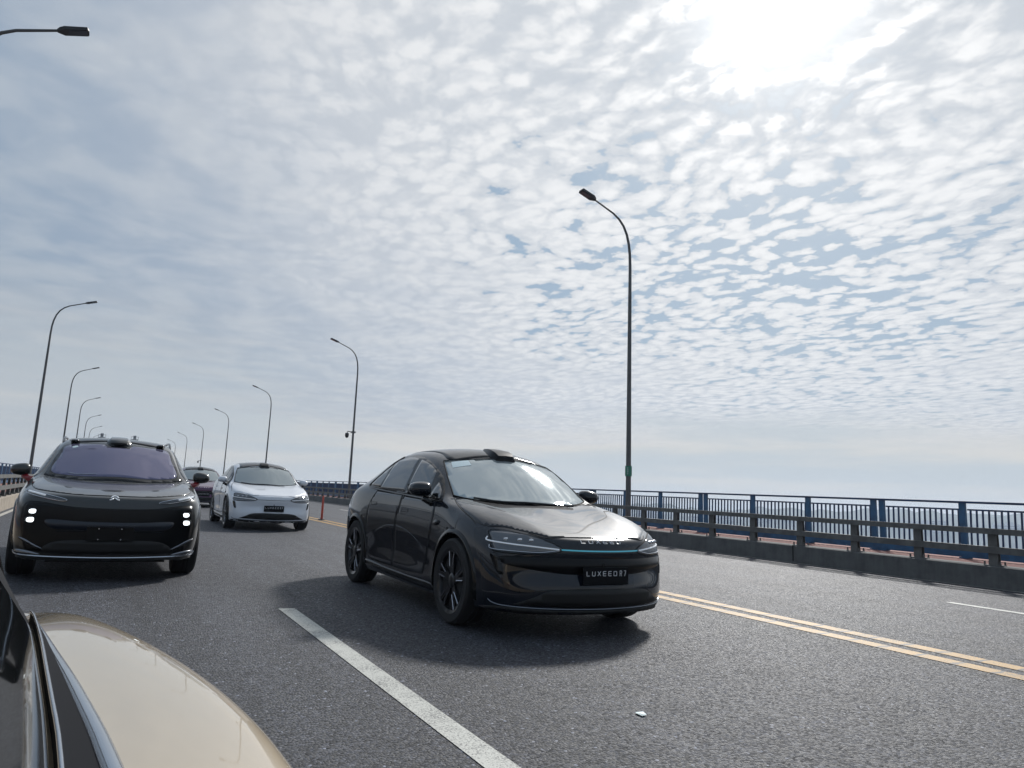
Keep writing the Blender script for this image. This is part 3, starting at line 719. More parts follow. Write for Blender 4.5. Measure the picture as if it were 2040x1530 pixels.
def patch(surf, pts, axis, off, sg=1, grid=.05, n=5, mirror=False, rim=True):
    poly = smooth_poly(pts, n)
    bm = bmesh.new(); vs = [bm.verts.new((p.x, p.y, 0)) for p in poly]
    bm.faces.new(vs)
    x0, x1 = min(p.x for p in poly), max(p.x for p in poly); y0, y1 = min(p.y for p in poly), max(p.y for p in poly)
    for lo, hi, nr in ((x0, x1, Vector((1, 0, 0))), (y0, y1, Vector((0, 1, 0)))):
        k = max(1, int((hi - lo) / grid)); 
        for j in range(1, k):
            c = nr * (lo + (hi - lo) * j / k)
            bmesh.ops.bisect_plane(bm, geom=bm.verts[:] + bm.edges[:] + bm.faces[:], plane_co=c, plane_no=nr, dist=1e-5)
    bmesh.ops.triangulate(bm, faces=[f for f in bm.faces if len(f.verts) > 4])
    nm = {}; bad = []
    for v in bm.verts:
        h, nn = hit(surf, axis, v.co.x, v.co.y, sg)
        if h is None: bad.append(v); continue
        v.co = h + nn * off; nm[v] = nn
    if bad: bmesh.ops.delete(bm, geom=bad, context='VERTS')
    want = {'x': Vector((1, 0, 0)), 'r': Vector((-1, 0, 0)), 'y': Vector((0, sg, 0)), 'z': Vector((0, 0, 1))}[axis]
    bm.normal_update()
    if bm.faces and sum(f.normal.dot(want) * f.calc_area() for f in bm.faces) < 0: bmesh.ops.reverse_faces(bm, faces=bm.faces[:])
    if rim:
        be = [e for e in bm.edges if e.is_boundary]
        g = bmesh.ops.extrude_edge_only(bm, edges=be)['geom']
        src = {}
        for e in g:
            if isinstance(e, bmesh.types.BMVert):
                best = min((le.other_vert(e) for le in e.link_edges if le.other_vert(e) in nm), key=lambda q: (q.co - e.co).length, default=None)
                if best: src[e] = nm[best]
        for v, nn in src.items(): v.co -= nn * (off + .004)
    return bm
def ribbon(surf, pts, axis, rad, off=0, sg=1, n=5, seg=6, closed=False, bm=None):
    bm = bm or bmesh.new()
    P = smooth_poly(pts, n, closed)
    if closed: P.append(P[0])
    out = []
    for p in P:
        h, nn = hit(surf, axis, p.x, p.y, sg)
        if h is not None: out.append(h + nn * off)
    if len(out) > 1: tube(bm, out, rad, seg)
    return bm
def mirror_bm(bm):
    g = bmesh.ops.duplicate(bm, geom=bm.verts[:] + bm.edges[:] + bm.faces[:])
    for v in g['geom']:
        if isinstance(v, bmesh.types.BMVert): v.co.y *= -1
    bmesh.ops.reverse_faces(bm, faces=[f for f in g['geom'] if isinstance(f, bmesh.types.BMFace)])
    return bm
GL = {'L': [[(0, 1), (0, 0), (.8, 0)]], 'U': [[(0, 1), (0, .12), (.12, 0), (.72, 0), (.84, .12), (.84, 1)]], 'X': [[(0, 1), (.84, 0)], [(0, 0), (.84, 1)]],
      'E': [[(.84, 1), (.1, 1), (0, .9), (0, .1), (.1, 0), (.84, 0)], [(0, .5), (.8, .5)]], 'D': [[(0, 0), (0, 1), (.74, 1), (.84, .9), (.84, .1), (.74, 0), (0, 0)]],
      'R': [[(0, -.1), (0, 1.15), (.4, 1.15), (.5, 1.0), (.5, .65), (.4, .52), (0, .52)], [(.25, .52), (.52, -.1)]], '7': [[(0, 1.15), (.52, 1.15), (.2, -.1)]]}
def text_strokes(surf, word, y0, y1, z, h, rad, off, kern=None):
    """lettering across the nose, read from in front: runs from the car's right (-y) to its left"""
    bm = bmesh.new(); wds = [.84 if c not in 'R7' else .60 for c in word]
    gaps = [(.75 if c not in 'R7' and (i + 1 >= len(word) or word[i + 1] not in 'R7') else (1.0 if c not in 'R7' else .62)) for i, c in enumerate(word)]
    tot = sum(wds) + sum(gaps[:-1]); sx = (y1 - y0) / tot; x = y0
    for c, wd, g in zip(word, wds, gaps):
        for st in GL[c]:
            pts = []
            for (a, b), (a2, b2) in zip(st[:-1], st[1:]):
                for k in range(4): pts.append((x + (a + (a2 - a) * k / 4) * sx, z + (b + (b2 - b) * k / 4) * h))
            pts.append((x + st[-1][0] * sx, z + st[-1][1] * h))
            out = []
            for p in pts:
                hh, nn = hit(surf, 'x', p[0], p[1]) if surf else (Vector((off, p[0], p[1])), Vector((0, 0, 0)))
                if hh is not None: out.append(hh + nn * (off if surf else 0))
            if len(out) > 1: tube(bm, out, rad, 5)
        x += (wd + g) * sx
    return bm
def wheel(parent, x, y, z, r_, wd, steer=0, style=0):
    wo_ = bpy.data.objects.new('wheel', None); COL.objects.link(wo_); wo_.parent = parent; sg = 1 if y > 0 else -1
    wo_.location = (x, y, z); wo_.rotation_euler = (0, 0, steer + (math.pi if sg < 0 else 0))
    key = ('wheel', round(r_, 3), round(wd, 3))
    if key not in WM:
        h = wd / 2; bm = bmesh.new(); rim = r_ * .745
        lathe(bm, [(rim - .01, -h * .9), (r_ * .93, -h), (r_ * .985, -h * .85), (r_, -h * .55), (r_, -h * .22), (r_ * .985, -h * .2), (r_ * .985, -h * .16), (r_, -h * .14), (r_, h * .14), (r_ * .985, h * .16), (r_ * .985, h * .2), (r_, h * .22), (r_, h * .55), (r_ * .985, h * .85), (r_ * .93, h), (rim, h * .93), (rim - .012, h * .6)], 'y', 48)
        ty = bobj('tyre', bm, M_TYRE, None, True, 35)
        bm = bmesh.new(); lathe(bm, [(.06, h * .45), (rim - .05, h * .2), (rim - .03, h * .86), (rim + .004, h * .95), (rim + .004, h * .5), (rim - .02, -h * .8), (.05, -h * .8)], 'y', 48)
        # five paired spokes
        for k in range(5):
            for dd in (-.115, .115):
                a = 2 * math.pi * k / 5 + math.pi / 2; c1 = Vector((math.cos(a + dd * .9), 0, math.sin(a + dd * .9))); c2 = Vector((math.cos(a + dd * 1.25), 0, math.sin(a + dd * 1.25)))
                tn = Vector((-math.sin(a), 0, math.cos(a)))
                p0, p1 = c1 * .05, c2 * (rim - .01); vs = []
                for pp, hw, yy in ((p0, .020, h * .78), (p1, .017, h * .90)):
                    for s2, y2 in ((-1, yy), (1, yy), (1, yy - .055), (-1, yy - .055)): vs.append(bm.verts.new(pp + tn * hw * s2 + Vector((0, y2, 0))))
                for f in ((0, 1, 2, 3), (7, 6, 5, 4), (0, 4, 5, 1), (1, 5, 6, 2), (2, 6, 7, 3), (3, 7, 4, 0)): bm.faces.new([vs[i] for i in f])
        lathe(bm, [(.065, h * .5), (.065, h * .80), (.05, h * .86), (.01, h * .88)], 'y', 24)
        bmesh.ops.recalc_face_normals(bm, faces=bm.faces)
        nf = len(bm.faces)
        for k in range(5):
            for dd in (-.16, .16):
                a = 2 * math.pi * k / 5 + math.pi / 2 + dd * 1.25; tube(bm, [Vector((math.cos(a) * q, h * .90, math.sin(a) * q)) for q in (rim * .45, rim * .92)], .0055, 5)
        bm.faces.ensure_lookup_table()
        for f in bm.faces[nf:]: f.material_index = 1
        ri = bobj('rim', bm, [M_RIM, M_RIMS], None, True, 30)
        bm = bmesh.new(); lathe(bm, [(.17, h * .1), (.18, h * .1), (.18, h * .25), (.1, h * .27)], 'y', 32); bd = bobj('brake_disc', bm, M_RIMS, None, True, 35)
        WM[key] = [q.data for q in (ty, ri, bd)]
        for q in (ty, ri, bd): bpy.data.objects.remove(q)
    for nm_, me in zip(('tyre', 'rim', 'brake_disc'), WM[key]):
        q = bpy.data.objects.new(nm_, me); COL.objects.link(q); q.parent = wo_
    return wo_
WM = {}
def ellipsoid_box(bm, c, s, k=3):
    """rounded shell, superellipsoid"""
    vs = {}; nu, nv = 20, 12
    def se(v, e): return math.copysign(abs(v) ** e, v)
    for j in range(nv + 1):
        ph = -math.pi / 2 + math.pi * j / nv
        for i in range(nu):
            th = 2 * math.pi * i / nu
            vs[(i, j)] = bm.verts.new((c[0] + s[0] * se(math.cos(ph), .7) * se(math.cos(th), .75), c[1] + s[1] * se(math.cos(ph), .7) * se(math.sin(th), .75), c[2] + s[2] * se(math.sin(ph), .8)))
    for j in range(nv):
        for i in range(nu): bm.faces.new((vs[(i, j)], vs[((i + 1) % nu, j)], vs[((i + 1) % nu, j + 1)], vs[(i, j + 1)]))
    bmesh.ops.remove_doubles(bm, verts=bm.verts[:], dist=1e-5); bmesh.ops.recalc_face_normals(bm, faces=bm.faces[:])
def place_car(o, cx, cy, yaw):
    sl = .02968 - 2 * .2506e-4 * cy
    X = Vector((math.sin(yaw), -math.cos(yaw), -sl * math.cos(yaw))).normalized()
    Z = Vector((0, -sl, 1)); Z = (Z - X * Z.dot(X)).normalized(); Y = Z.cross(X)
    m = Matrix((X, Y, Z)).transposed().to_4x4(); m.translation = Vector((cx + rx(cy), cy, rz(cy))); o.matrix_world = m
def both(name, fn, m, parent, smooth=True, angle=None):
    out = []
    for sg in (1, -1): out.append(bobj(name, fn(sg), m, parent, smooth, angle))
    return out
def common_parts(o, S, surf, paint, dlo, belt_m=None):
    for ax in (S['axf'], S['axr']):
        for sg in (1, -1):
            wheel(o, ax, sg * S['ty'], S['wr'], S['wr'], S['tw'])
    # arch lips
    for ax in (S['axf'], S['axr']):
        for sg in (1, -1):
            bm = bmesh.new(); n = 30; rows = []
            for k in range(n + 1):
                a = R(-14 + 208 * k / n); row = []
                for rr_, of in ((S['arch'] - .004, .0), (S['arch'] - .002, .012), (S['arch'] + .028, .012), (S['arch'] + .040, .0)):
                    h, nn = hit(surf, 'y', ax + rr_ * math.cos(a), S['archz'] + rr_ * math.sin(a), sg)
                    row.append(bm.verts.new(h + nn * of) if h else None)
                hin, _ = hit(surf, 'y', ax + S['arch'] * math.cos(a), S['archz'] + S['arch'] * math.sin(a), sg)
                row.insert(0, bm.verts.new((ax + (S['arch'] - .004) * math.cos(a), sg * .70, S['archz'] + (S['arch'] - .004) * math.sin(a))) if hin else None)
                rows.append(row)
            for q1, q2 in zip(rows[:-1], rows[1:]):
                for k in range(4):
                    f = (q1[k], q1[k + 1], q2[k + 1], q2[k])
                    if all(f): bm.faces.new(f)
            bmesh.ops.recalc_face_normals(bm, faces=bm.faces); bobj('wheel_arch_trim', bm, M_GLOSSBLK, o, True, 50)
    bm = bmesh.new(); box(bm, (.05, 0, .27), (4.1, 1.2, .16))
    for ax in (S['axf'], S['axr']): box(bm, (ax, 0, S['wr']), (.12, 1.5, .10))
    bobj('underbody', bm, M_MESHBLK, o)
def coupe(label, group, paint, roofmat, cx, cy, yaw, with_fang=True, hero=False):
    if 'coupe' not in CACHE: CACHE['coupe'] = car_body(COUPE)
    me, surf = CACHE['coupe']; me = me.copy(); me.materials.append(paint)
    o = thing('electric_car', label, 'car', group)
    q = bpy.data.objects.new('body', me); link(q, o)
    common_parts(o, COUPE, surf, paint, None)
    # glasshouse
    dlo = [(1.02, 1.085, 1), (.86, 1.20), (.64, 1.34), (.30, 1.468), (-.05, 1.545), (-.45, 1.575), (-.80, 1.545), (-1.05, 1.46), (-1.22, 1.34), (-1.29, 1.235), (-1.24, 1.195), (-.9, 1.168), (-.2, 1.135), (.5, 1.105)]
    both('window_surround', lambda s: patch(surf, dlo, 'y', .004, s), M_GLOSSBLK, o)
    both('front_side_window', lambda s: patch(surf, [(.64, 1.118, 1), (.50, 1.378, 1), (.30, 1.448), (.05, 1.50), (-.04, 1.513, 1), (.02, 1.145, 1)], 'y', .008, s, n=3), M_GLASS, o)
    both('quarter_light', lambda s: patch(surf, [(.93, 1.105, 1), (.83, 1.19, 1), (.69, 1.265, 1), (.68, 1.112, 1)], 'y', .008, s, n=3), M_GLASS, o)
    both('rear_side_window', lambda s: patch(surf, [(-.06, 1.147, 1), (-.13, 1.525, 1), (-.45, 1.552), (-.76, 1.525), (-.92, 1.48, 1), (-.83, 1.178, 1)], 'y', .008, s, n=3), M_GLASS, o)
    both('rear_quarter_window', lambda s: patch(surf, [(-.87, 1.184, 1), (-.955, 1.465, 1), (-1.12, 1.38), (-1.23, 1.245), (-1.20, 1.207)], 'y', .008, s, n=3), M_GLASS, o)
    both('belt_trim', lambda s: ribbon(surf, [(1.04, 1.077), (.5, 1.093), (-.2, 1.123), (-.9, 1.156), (-1.24, 1.182), (-1.315, 1.235), (-1.235, 1.355), (-1.06, 1.475), (-.80, 1.565)], 'y', .006, .004, s), M_GLOSSBLK, o)
    ws = [(1.0, .785, 1), (.66, .72), (.40, .655, 1), (.50, .42), (.555, 0), (.50, -.42), (.40, -.655, 1), (.66, -.72), (1.0, -.785, 1), (1.16, -.58), (1.285, -.30), (1.32, 0), (1.285, .30), (1.16, .58)]
    wso = bobj('windscreen', patch(surf, ws, 'z', .004, grid=.06), M_WSH if hero else M_WSHD, o, True)
    wb = ribbon(surf, ws, 'z', .006, .004, closed=True); bobj('windscreen_seal', wb, M_SHUT, wso)
    # wipers
    for pts in ([(1.31, -.10), (1.26, -.40), (1.12, -.62)], [(1.335, .42), (1.335, .10), (1.31, -.14)]):
        bobj('wiper', ribbon(surf, pts, 'z', .011, .020), M_BLACKPL, o)
    rf = [(.42, .58), (.49, .25), (.50, 0), (.49, -.25), (.42, -.58), (.1, -.57), (-.8, -.55), (-1.5, -.47), (-1.75, -.42), (-1.80, 0), (-1.75, .42), (-1.5, .47), (-.8, .55), (.1, .57)]
    bobj('roof_glass', patch(surf, rf, 'z', .003, grid=.08), roofmat, o, True)
    bobj('rear_window', patch(surf, [(-1.84, .44), (-1.86, 0), (-1.84, -.44), (-2.2, -.42), (-2.34, -.38), (-2.37, 0), (-2.34, .38), (-2.2, .42)], 'z', .004, grid=.08), M_GLASS, o, True)
    # bonnet and doors: closing panels with their gaps
    def xz(yy, zz): return (hit(surf, 'x', yy, zz)[0].x - .022, yy * .982)
    half = [(1.10, .79), (1.3, .86), (1.55, .90), (1.8, .90), xz(.872, .872), xz(.78, .884), xz(.62, .856), xz(.50, .818), (2.36, .36), (2.385, .2)]
    bn = half + [(2.392, 0)] + [(x, -y) for x, y in half[::-1]] + [(1.21, -.56), (1.335, -.30), (1.37, 0), (1.335, .30), (1.21, .56)]
    bo_ = bobj('bonnet', patch(surf, bn, 'z', .0045, grid=.03), paint, o, True)
    for s in (1, -1): bobj('bonnet_gap', ribbon(surf, [(1.05, .80 * s), (1.3, .872 * s), (1.55, .905 * s), (1.8, .912 * s)], 'z', .0036, .001, n=10), M_SHUT, bo_)
    fe = [(.62, .862), (.50, .830), (.36, .842), (.2, .848)]
    bobj('bonnet_gap', ribbon(surf, fe + [(0, .850)] + [(-a, b) for a, b in fe[::-1]], 'x', .0034, .001, n=10), M_SHUT, bo_)
    df = [(.88, 1.070, 1), (.92, .98), (.90, .7), (.78, .36, 1), (.3, .335), (-.10, .335, 1), (-.14, .62), (-.08, .95), (-.03, 1.112, 1)]
    dr = [(-.06, 1.114, 1), (-.11, .95), (-.17, .62), (-.13, .335, 1), (-.5, .335), (-.90, .345, 1), (-.99, .52), (-1.06, .75), (-1.04, .98), (-.92, 1.148, 1)]
    for poly, hx in ((df, (.02, .20)), (dr, (-.98, -.80))):
        for s in (1, -1):
            dd = bobj('door', patch(surf, poly, 'y', .0025, s, grid=.05), paint, o, True)
            bobj('door_gap', ribbon(surf, poly, 'y', .0024, .0015, s, closed=True), M_SHUT, dd)
            a, b = hx; zz = .935 if a > -.5 else .975
            bobj('door_handle', ribbon(surf, [(a, zz, 1), (b, zz + .004, 1), (b, zz + .034, 1), (a, zz + .030, 1)], 'y', .0028, .003, s, n=3, closed=True), M_SHUT, dd)
            if 1: bobj('door_moulding', ribbon(surf, [(.72, .60), (.45, .70), (.1, .765), (-.10, .775)] if a > -.5 else [(-.17, .775), (-.45, .755), (-.75, .67), (-.93, .55)], 'y', .004, .0005, s), paint, dd)
    for s in (1, -1):
        sm = bobj('side_marker', patch(surf, [(1.08, .86), (1.0, .85), (.975, .875), (1.02, .90), (1.10, .895)], 'y', .012, s, grid=.03), M_GLOSSBLK, o, True)
        bobj('sill_blade', patch(surf, [(1.02, .235), (.4, .24), (-.3, .25), (-.95, .29), (-.93, .335), (-.3, .31), (.4, .30), (1.0, .30)], 'y', .012, s), M_GLOSSBLK, o, True)
    # headlamps
    for s in (1, -1):
        hp = [(.885 * s, .80), (.87 * s, .865), (.78 * s, .872), (.62 * s, .842), (.48 * s, .795), (.385 * s, .748, 1), (.44 * s, .715), (.62 * s, .695), (.86 * s, .700), (.893 * s, .73)]
        hl = bobj('headlight', patch(surf, hp, 'x', .006, grid=.03), M_LENS, o, True)
        bobj('headlight_gap', ribbon(surf, hp, 'x', .005, .003, closed=True), M_SHUT, hl)
        bm = ribbon(surf, [(.895 * s, .815), (.90 * s, .785), (.80 * s, .771), (.62 * s, .758), (.42 * s, .742)], 'x', .0065, .008)
        bobj('light_strip', bm, M_LED, hl)
        bm = ribbon(surf, [(.90 * s, .752), (.895 * s, .722), (.8 * s, .715), (.6 * s, .712), (.5 * s, .722), (.43 * s, .735)], 'x', .004, .008)
        bobj('light_strip', bm, M_CHROME, hl)
        for yy in (.80, .71, .63):
            h, nn = hit(surf, 'x', yy * s, .805)
            if h: bm = bmesh.new(); ellipsoid_box(bm, h + nn * .002, (.012, .026, .016)); bobj('projector', bm, M_CHROME, hl, True)
        bobj('air_slot', patch(surf, [(.905 * s, .685), (.865 * s, .68), (.845 * s, .60), (.835 * s, .525), (.87 * s, .53), (.895 * s, .60)], 'x', .004, grid=.03), M_GLOSSBLK, o, True)
    bobj('light_bar', ribbon(surf, [(-.40, .741), (-.2, .737), (0, .736), (.2, .737), (.40, .741)], 'x', .0062, .004), M_CYAN if hero else M_GLASS, o)
    bobj('bumper_grille', patch(surf, [(-.76, .288, 1), (-.62, .35), (-.50, .405), (-.30, .425), (0, .428), (.30, .425), (.50, .405), (.62, .35), (.76, .288, 1), (.35, .275), (0, .27), (-.35, .275)], 'x', .005, grid=.04), M_MESHBLK, o, True)
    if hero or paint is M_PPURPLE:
        bobj('bumper_dark_reflection', patch(surf, [(-.83, .672), (-.4, .672), (0, .672), (.4, .672), (.83, .672), (.83, .61), (.66, .575), (.4, .545), (0, .535), (-.4, .545), (-.66, .575), (-.83, .61)], 'x', .004, grid=.05), M_MASK, o, True)  # dark road reflection under the nose, painted on as a black patch
    bobj('splitter_trim', ribbon(surf, [(-.91, .31), (-.88, .285), (-.8, .270), (-.5, .262), (0, .260), (.5, .262), (.8, .270), (.88, .285), (.91, .31)], 'x', .005, .004), M_DCHROME, o)
    bobj('lower_valance', patch(surf, [(-.86, .262), (-.5, .25), (0, .248), (.5, .25), (.86, .262), (.84, .222), (0, .218), (-.84, .222)], 'x', .006, grid=.05), M_MESHBLK, o, True)
    # name on the nose and plate
    bobj('nose_lettering', text_strokes(surf, 'LUXEED', -.215, .195, .800, .024, .0034, .0015), M_LETTER, o)
    px = max(hit(surf, 'x', 0, z_)[0].x for z_ in (.46, .5, .55, .6)) + .010
    bm = bmesh.new(); box(bm, (px, 0, .535), (.014, .47, .145)); bmesh.ops.bevel(bm, geom=bm.edges[:], offset=.004, segments=2, affect='EDGES', profile=.5)
    pl = bobj('number_plate', bm, M_PLATEB, o); bobj('plate_lettering', text_strokes(None, 'LUXEEDR7', -.205, .205, .538, .036, .0030, px + .009), M_LETTER, pl)
    bm = bmesh.new(); box(bm, (px - .03, 0, .53), (.05, .40, .10)); bobj('plate_holder', bm, M_MESHBLK, pl)
    bm = bmesh.new(); h, nn = hit(surf, 'x', 0, .625); lathe(bm, [(.012, -.004), (.012, .006), (.006, .008)], 'x', 14, (h.x, 0, .625)); bobj('nose_camera', bm, M_GLOSSBLK, o)
    # roof sensor pod
    bm = bmesh.new(); secs = []
    for x, hw, z0, z1 in ((.615, .090, 1.49, 1.545), (.600, .125, 1.49, 1.592), (.54, .145, 1.53, 1.630), (.45, .140, 1.56, 1.655), (.30, .105, 1.6, 1.678), (.12, .05, 1.64, 1.684)):
        secs.append([bm.verts.new(q) for q in ((x, -hw, z0), (x, -hw * .96, (z0 + z1) / 2), (x, -hw * .72, z1), (x, 0, z1 + .004), (x, hw * .72, z1), (x, hw * .96, (z0 + z1) / 2), (x, hw, z0))])
    for a, b in zip(secs[:-1], secs[1:]):
        for k in range(6): bm.faces.new((a[k], a[k + 1], b[k + 1], b[k]))
    bm.faces.new(secs[0]); bm.faces.new(secs[-1]); bmesh.ops.recalc_face_normals(bm, faces=bm.faces); bobj('roof_sensor', bm, M_MASK, o, True, 35)
    # mirrors
    for s in (1, -1):
        bm = bmesh.new(); ellipsoid_box(bm, (.70, s * 1.03, 1.190), (.08, .112, .074))
        for v in bm.verts:
            if v.co.x > .68: v.co.x += (v.co.x - .68) * .5 
            v.co.z += (1.175 - v.co.z) * .10 * ((v.co.y * s - 1.035) / .112)
        mr = bobj('door_mirror', bm, paint, o, True)
        bm = bmesh.new(); box(bm, (.598, s * 1.035, 1.185), (.012, .17, .10)); bobj('mirror_glass', bm, M_GLASS, mr)
        bm = bmesh.new(); tube(bm, [(.80, s * .885, 1.04), (.79, s * .95, 1.065), (.78, s * 1.02, 1.10)], [.045, .032, .03], 10); bobj('mirror_stalk', bm, M_GLOSSBLK, mr, True)
        bm = bmesh.new(); tube(bm, [(.785, s * .97, 1.16), (.80, s * 1.035, 1.158), (.77, s * 1.12, 1.165)], .006, 6); bobj('mirror_indicator', bm, M_CHROME, mr)
    if hero:
        bobj('paper_sticker', patch(surf, [(.485, -.60, 1), (.525, -.42, 1), (.63, -.43, 1), (.60, -.63, 1)], 'z', .007, grid=.05, n=2), M_STICK, wso)
        o['label'] = label
    # red rear light strip seen from behind
    bobj('tail_light', ribbon(surf, [(-.8, .93), (-.4, .95), (0, .955), (.4, .95), (.8, .93)], 'r', .014, .004), M_REDPL, o)
    place_car(o, cx, cy, yaw); return o
CACHE = {}
def suv(label, paint, cx, cy, yaw):
    me, surf = car_body(SUV); me.materials.append(paint); S = SUV
    o = thing('sport_utility_car', label, 'car'); q = bpy.data.objects.new('body', me); link(q, o)
    common_parts(o, S, surf, paint, None)
    dlo = [(1.12, 1.10, 1), (.80, 1.30), (.45, 1.475), (.15, 1.545), (-.5, 1.575), (-1.2, 1.545), (-1.75, 1.47), (-1.95, 1.36), (-1.85, 1.19), (-1.2, 1.165), (0, 1.135)]
    both('side_window', lambda s: patch(surf, dlo, 'y', .005, s), M_GLASS, o)
    ws = [(1.12, .775, 1), (.75, .70), (.44, .635, 1), (.50, .36), (.53, 0), (.50, -.36), (.44, -.635, 1), (.75, -.70), (1.12, -.775, 1), (1.27, -.52), (1.35, -.28), (1.375, 0), (1.35, .28), (1.27, .52)]
    wsb = bobj('windscreen_surround', patch(surf, ws, 'z', .004, grid=.06), M_GLOSSBLK, o, True)
    wi = [(1.055, .705), (.75, .65), (.49, .585), (.55, .36), (.575, .17, 1), (.66, .12, 1), (.66, -.12, 1), (.575, -.17, 1), (.55, -.36), (.49, -.585), (.75, -.65), (1.055, -.705), (1.20, -.50), (1.27, -.28), (1.29, 0), (1.27, .28), (1.20, .50)]
    wso = bobj('windscreen', patch(surf, wi, 'z', .007, grid=.05), M_WSHP, o, True)
    bobj('wiper_highlight', ribbon(surf, [(1.235, -.22), (1.215, -.40), (1.15, -.52)], 'z', .004, .012), M_CHROME, wso)
    bobj('window_sticker', patch(surf, [(.57, -.53), (.56, -.48), (.60, -.47), (.61, -.52)], 'z', .010, grid=.05, n=3), M_STICK, wso)
    rf = [(.38, .55), (.43, 0), (.38, -.55), (-.5, -.56), (-1.6, -.53), (-1.75, 0), (-1.6, .53), (-.5, .56)]
    bobj('roof_glass', patch(surf, rf, 'z', .003, grid=.1), M_GLOSSBLK, o, True)
    bn = [(1.22, .80), (1.5, .845), (1.8, .83), (2.05, .76), (2.20, .60), (2.30, .42), (2.345, .2), (2.355, 0), (2.345, -.2), (2.30, -.42), (2.20, -.60), (2.05, -.76), (1.8, -.83), (1.5, -.845), (1.22, -.80), (1.33, -.52), (1.41, -.28), (1.435, 0), (1.41, .28), (1.33, .52)]
    bo_ = bobj('bonnet', patch(surf, bn, 'z', .0045, grid=.03), paint, o, True); bobj('bonnet_gap', ribbon(surf, bn, 'z', .004, .001, closed=True), M_SHUT, bo_)
    mk = [(-.78, .335, 1), (-.835, .50), (-.865, .70), (-.83, .835), (-.70, .85), (-.4, .81), (0, .80), (.4, .81), (.70, .85), (.83, .835), (.855, .70), (.835, .50), (.78, .335, 1), (.55, .315), (0, .305), (-.55, .315)]
    bobj('front_mask', patch(surf, mk, 'x', .004, grid=.05), M_MASK, o, True)
    bobj('lower_intake', patch(surf, [(-.60, .32), (-.5, .44), (0, .46), (.5, .44), (.60, .32), (0, .31)], 'x', .008, grid=.05), M_MESHBLK, o, True)
    bobj('grille_panel', patch(surf, [(-.62, .665), (-.3, .655), (0, .652), (.3, .655), (.62, .665), (.56, .575), (.3, .565), (0, .562), (-.3, .565), (-.56, .575)], 'x', .007, grid=.05), mat('navy_grille_panel', (.012, .016, .026, 1), .3), o, True)
    bm = ribbon(surf, [(-.52, .545), (-.25, .555), (0, .557), (.25, .555), (.52, .545)], 'x', .012, -.004); bobj('grille_crease', bm, M_PLATEB, o)
    for s in (1, -1):
        hl = bobj('headlight', patch(surf, [(.835 * s, .955), (.80 * s, .962), (.64 * s, .925), (.47 * s, .888), (.455 * s, .868), (.50 * s, .862), (.66 * s, .888), (.84 * s, .928)], 'x', .005, grid=.04), M_LENS, o, True)
        bobj('light_strip', ribbon(surf, [(.83 * s, .948), (.74 * s, .930), (.66 * s, .913)], 'x', .010, .008), M_LED, hl)
        bobj('headlight_frame', ribbon(surf, [(.835 * s, .958), (.64 * s, .922), (.48 * s, .888), (.455 * s, .872), (.50 * s, .864), (.66 * s, .888), (.84 * s, .930)], 'x', .005, .007, closed=True), M_CHROME, hl)
        for yy, zz, sc_ in ((.755, .745, 1), (.765, .655, 1.1)):
            h, nn = hit(surf, 'x', yy * s, zz); bm = bmesh.new(); ellipsoid_box(bm, h + nn * .006, (.014, .038 * sc_, .024 * sc_)); bobj('headlamp_led', bm, M_LEDB, o, True)
            bm = bmesh.new(); ellipsoid_box(bm, h + nn * .001, (.008, .055 * sc_, .038 * sc_)); bobj('headlamp_bezel', bm, M_CHROME if 0 else M_BLACKPL, o, True)
        bobj('corner_fin', patch(surf, [(.86 * s, .47), (.80 * s, .425), (.70 * s, .375), (.62 * s, .355), (.72 * s, .41), (.80 * s, .455)], 'x', .008, grid=.04), M_DCHROME, o, True)
        bobj('corner_blade', patch(surf, [(.88 * s, .335), (.78 * s, .335), (.64 * s, .30), (.70 * s, .285), (.87 * s, .285)], 'x', .008, grid=.04), M_DCHROME, o, True)
        bm = bmesh.new(); tube(bm, [Vector((x, s * interp([(.5, .645), (-.5, .665), (-1.8, .63)], x), interp([(.22, 1.555), (-.1, 1.645), (-.5, 1.665), (-1.5, 1.645), (-1.8, 1.56)], x))) for x in (.22, .15, .05, -.1, -.3, -.5, -1, -1.5, -1.72, -1.8)], .016, 8); bobj('roof_rail', bm, M_GLOSSBLK, o, True)
        h, nn = hit(surf, 'z', .38, .52 * s); bm = bmesh.new(); ellipsoid_box(bm, (h.x - .02, .515 * s, h.z + .008), (.10, .055, .026)); bobj('roof_sensor', bm, M_GLOSSBLK, o, True)
        bm = bmesh.new(); ellipsoid_box(bm, (.88, s * 1.035, 1.185), (.09, .108, .074))
        for v in bm.verts:
            v.co.z += (1.17 - v.co.z) * .16 * ((v.co.y * s - 1.035) / .108)
        mr = bobj('door_mirror', bm, paint, o, True)
        bm = bmesh.new(); tube(bm, [(.95, s * .87, 1.06), (.93, s * .94, 1.08), (.90, s * 1.0, 1.115)], [.045, .036, .032], 10); bobj('mirror_stalk', bm, M_REDPL, mr, True)
    bm = bmesh.new(); secs = []
    for x, hw, z0, z1 in ((.60, .09, 1.53, 1.585), (.575, .130, 1.53, 1.612), (.50, .148, 1.58, 1.645), (.35, .135, 1.61, 1.678), (.1, .09, 1.64, 1.69), (0, .05, 1.65, 1.69)):
        secs.append([bm.verts.new(q) for q in ((x, -hw, z0 + .02), (x, -hw * .98, (z0 + z1) / 2), (x, -hw * .7, z1), (x, 0, z1 + .004), (x, hw * .7, z1), (x, hw * .98, (z0 + z1) / 2), (x, hw, z0 + .02))])
    for a, b in zip(secs[:-1], secs[1:]):
        for k in range(6): bm.faces.new((a[k], a[k + 1], b[k + 1], b[k]))
    bm.faces.new(secs[0]); bm.faces.new(secs[-1]); bmesh.ops.recalc_face_normals(bm, faces=bm.faces)
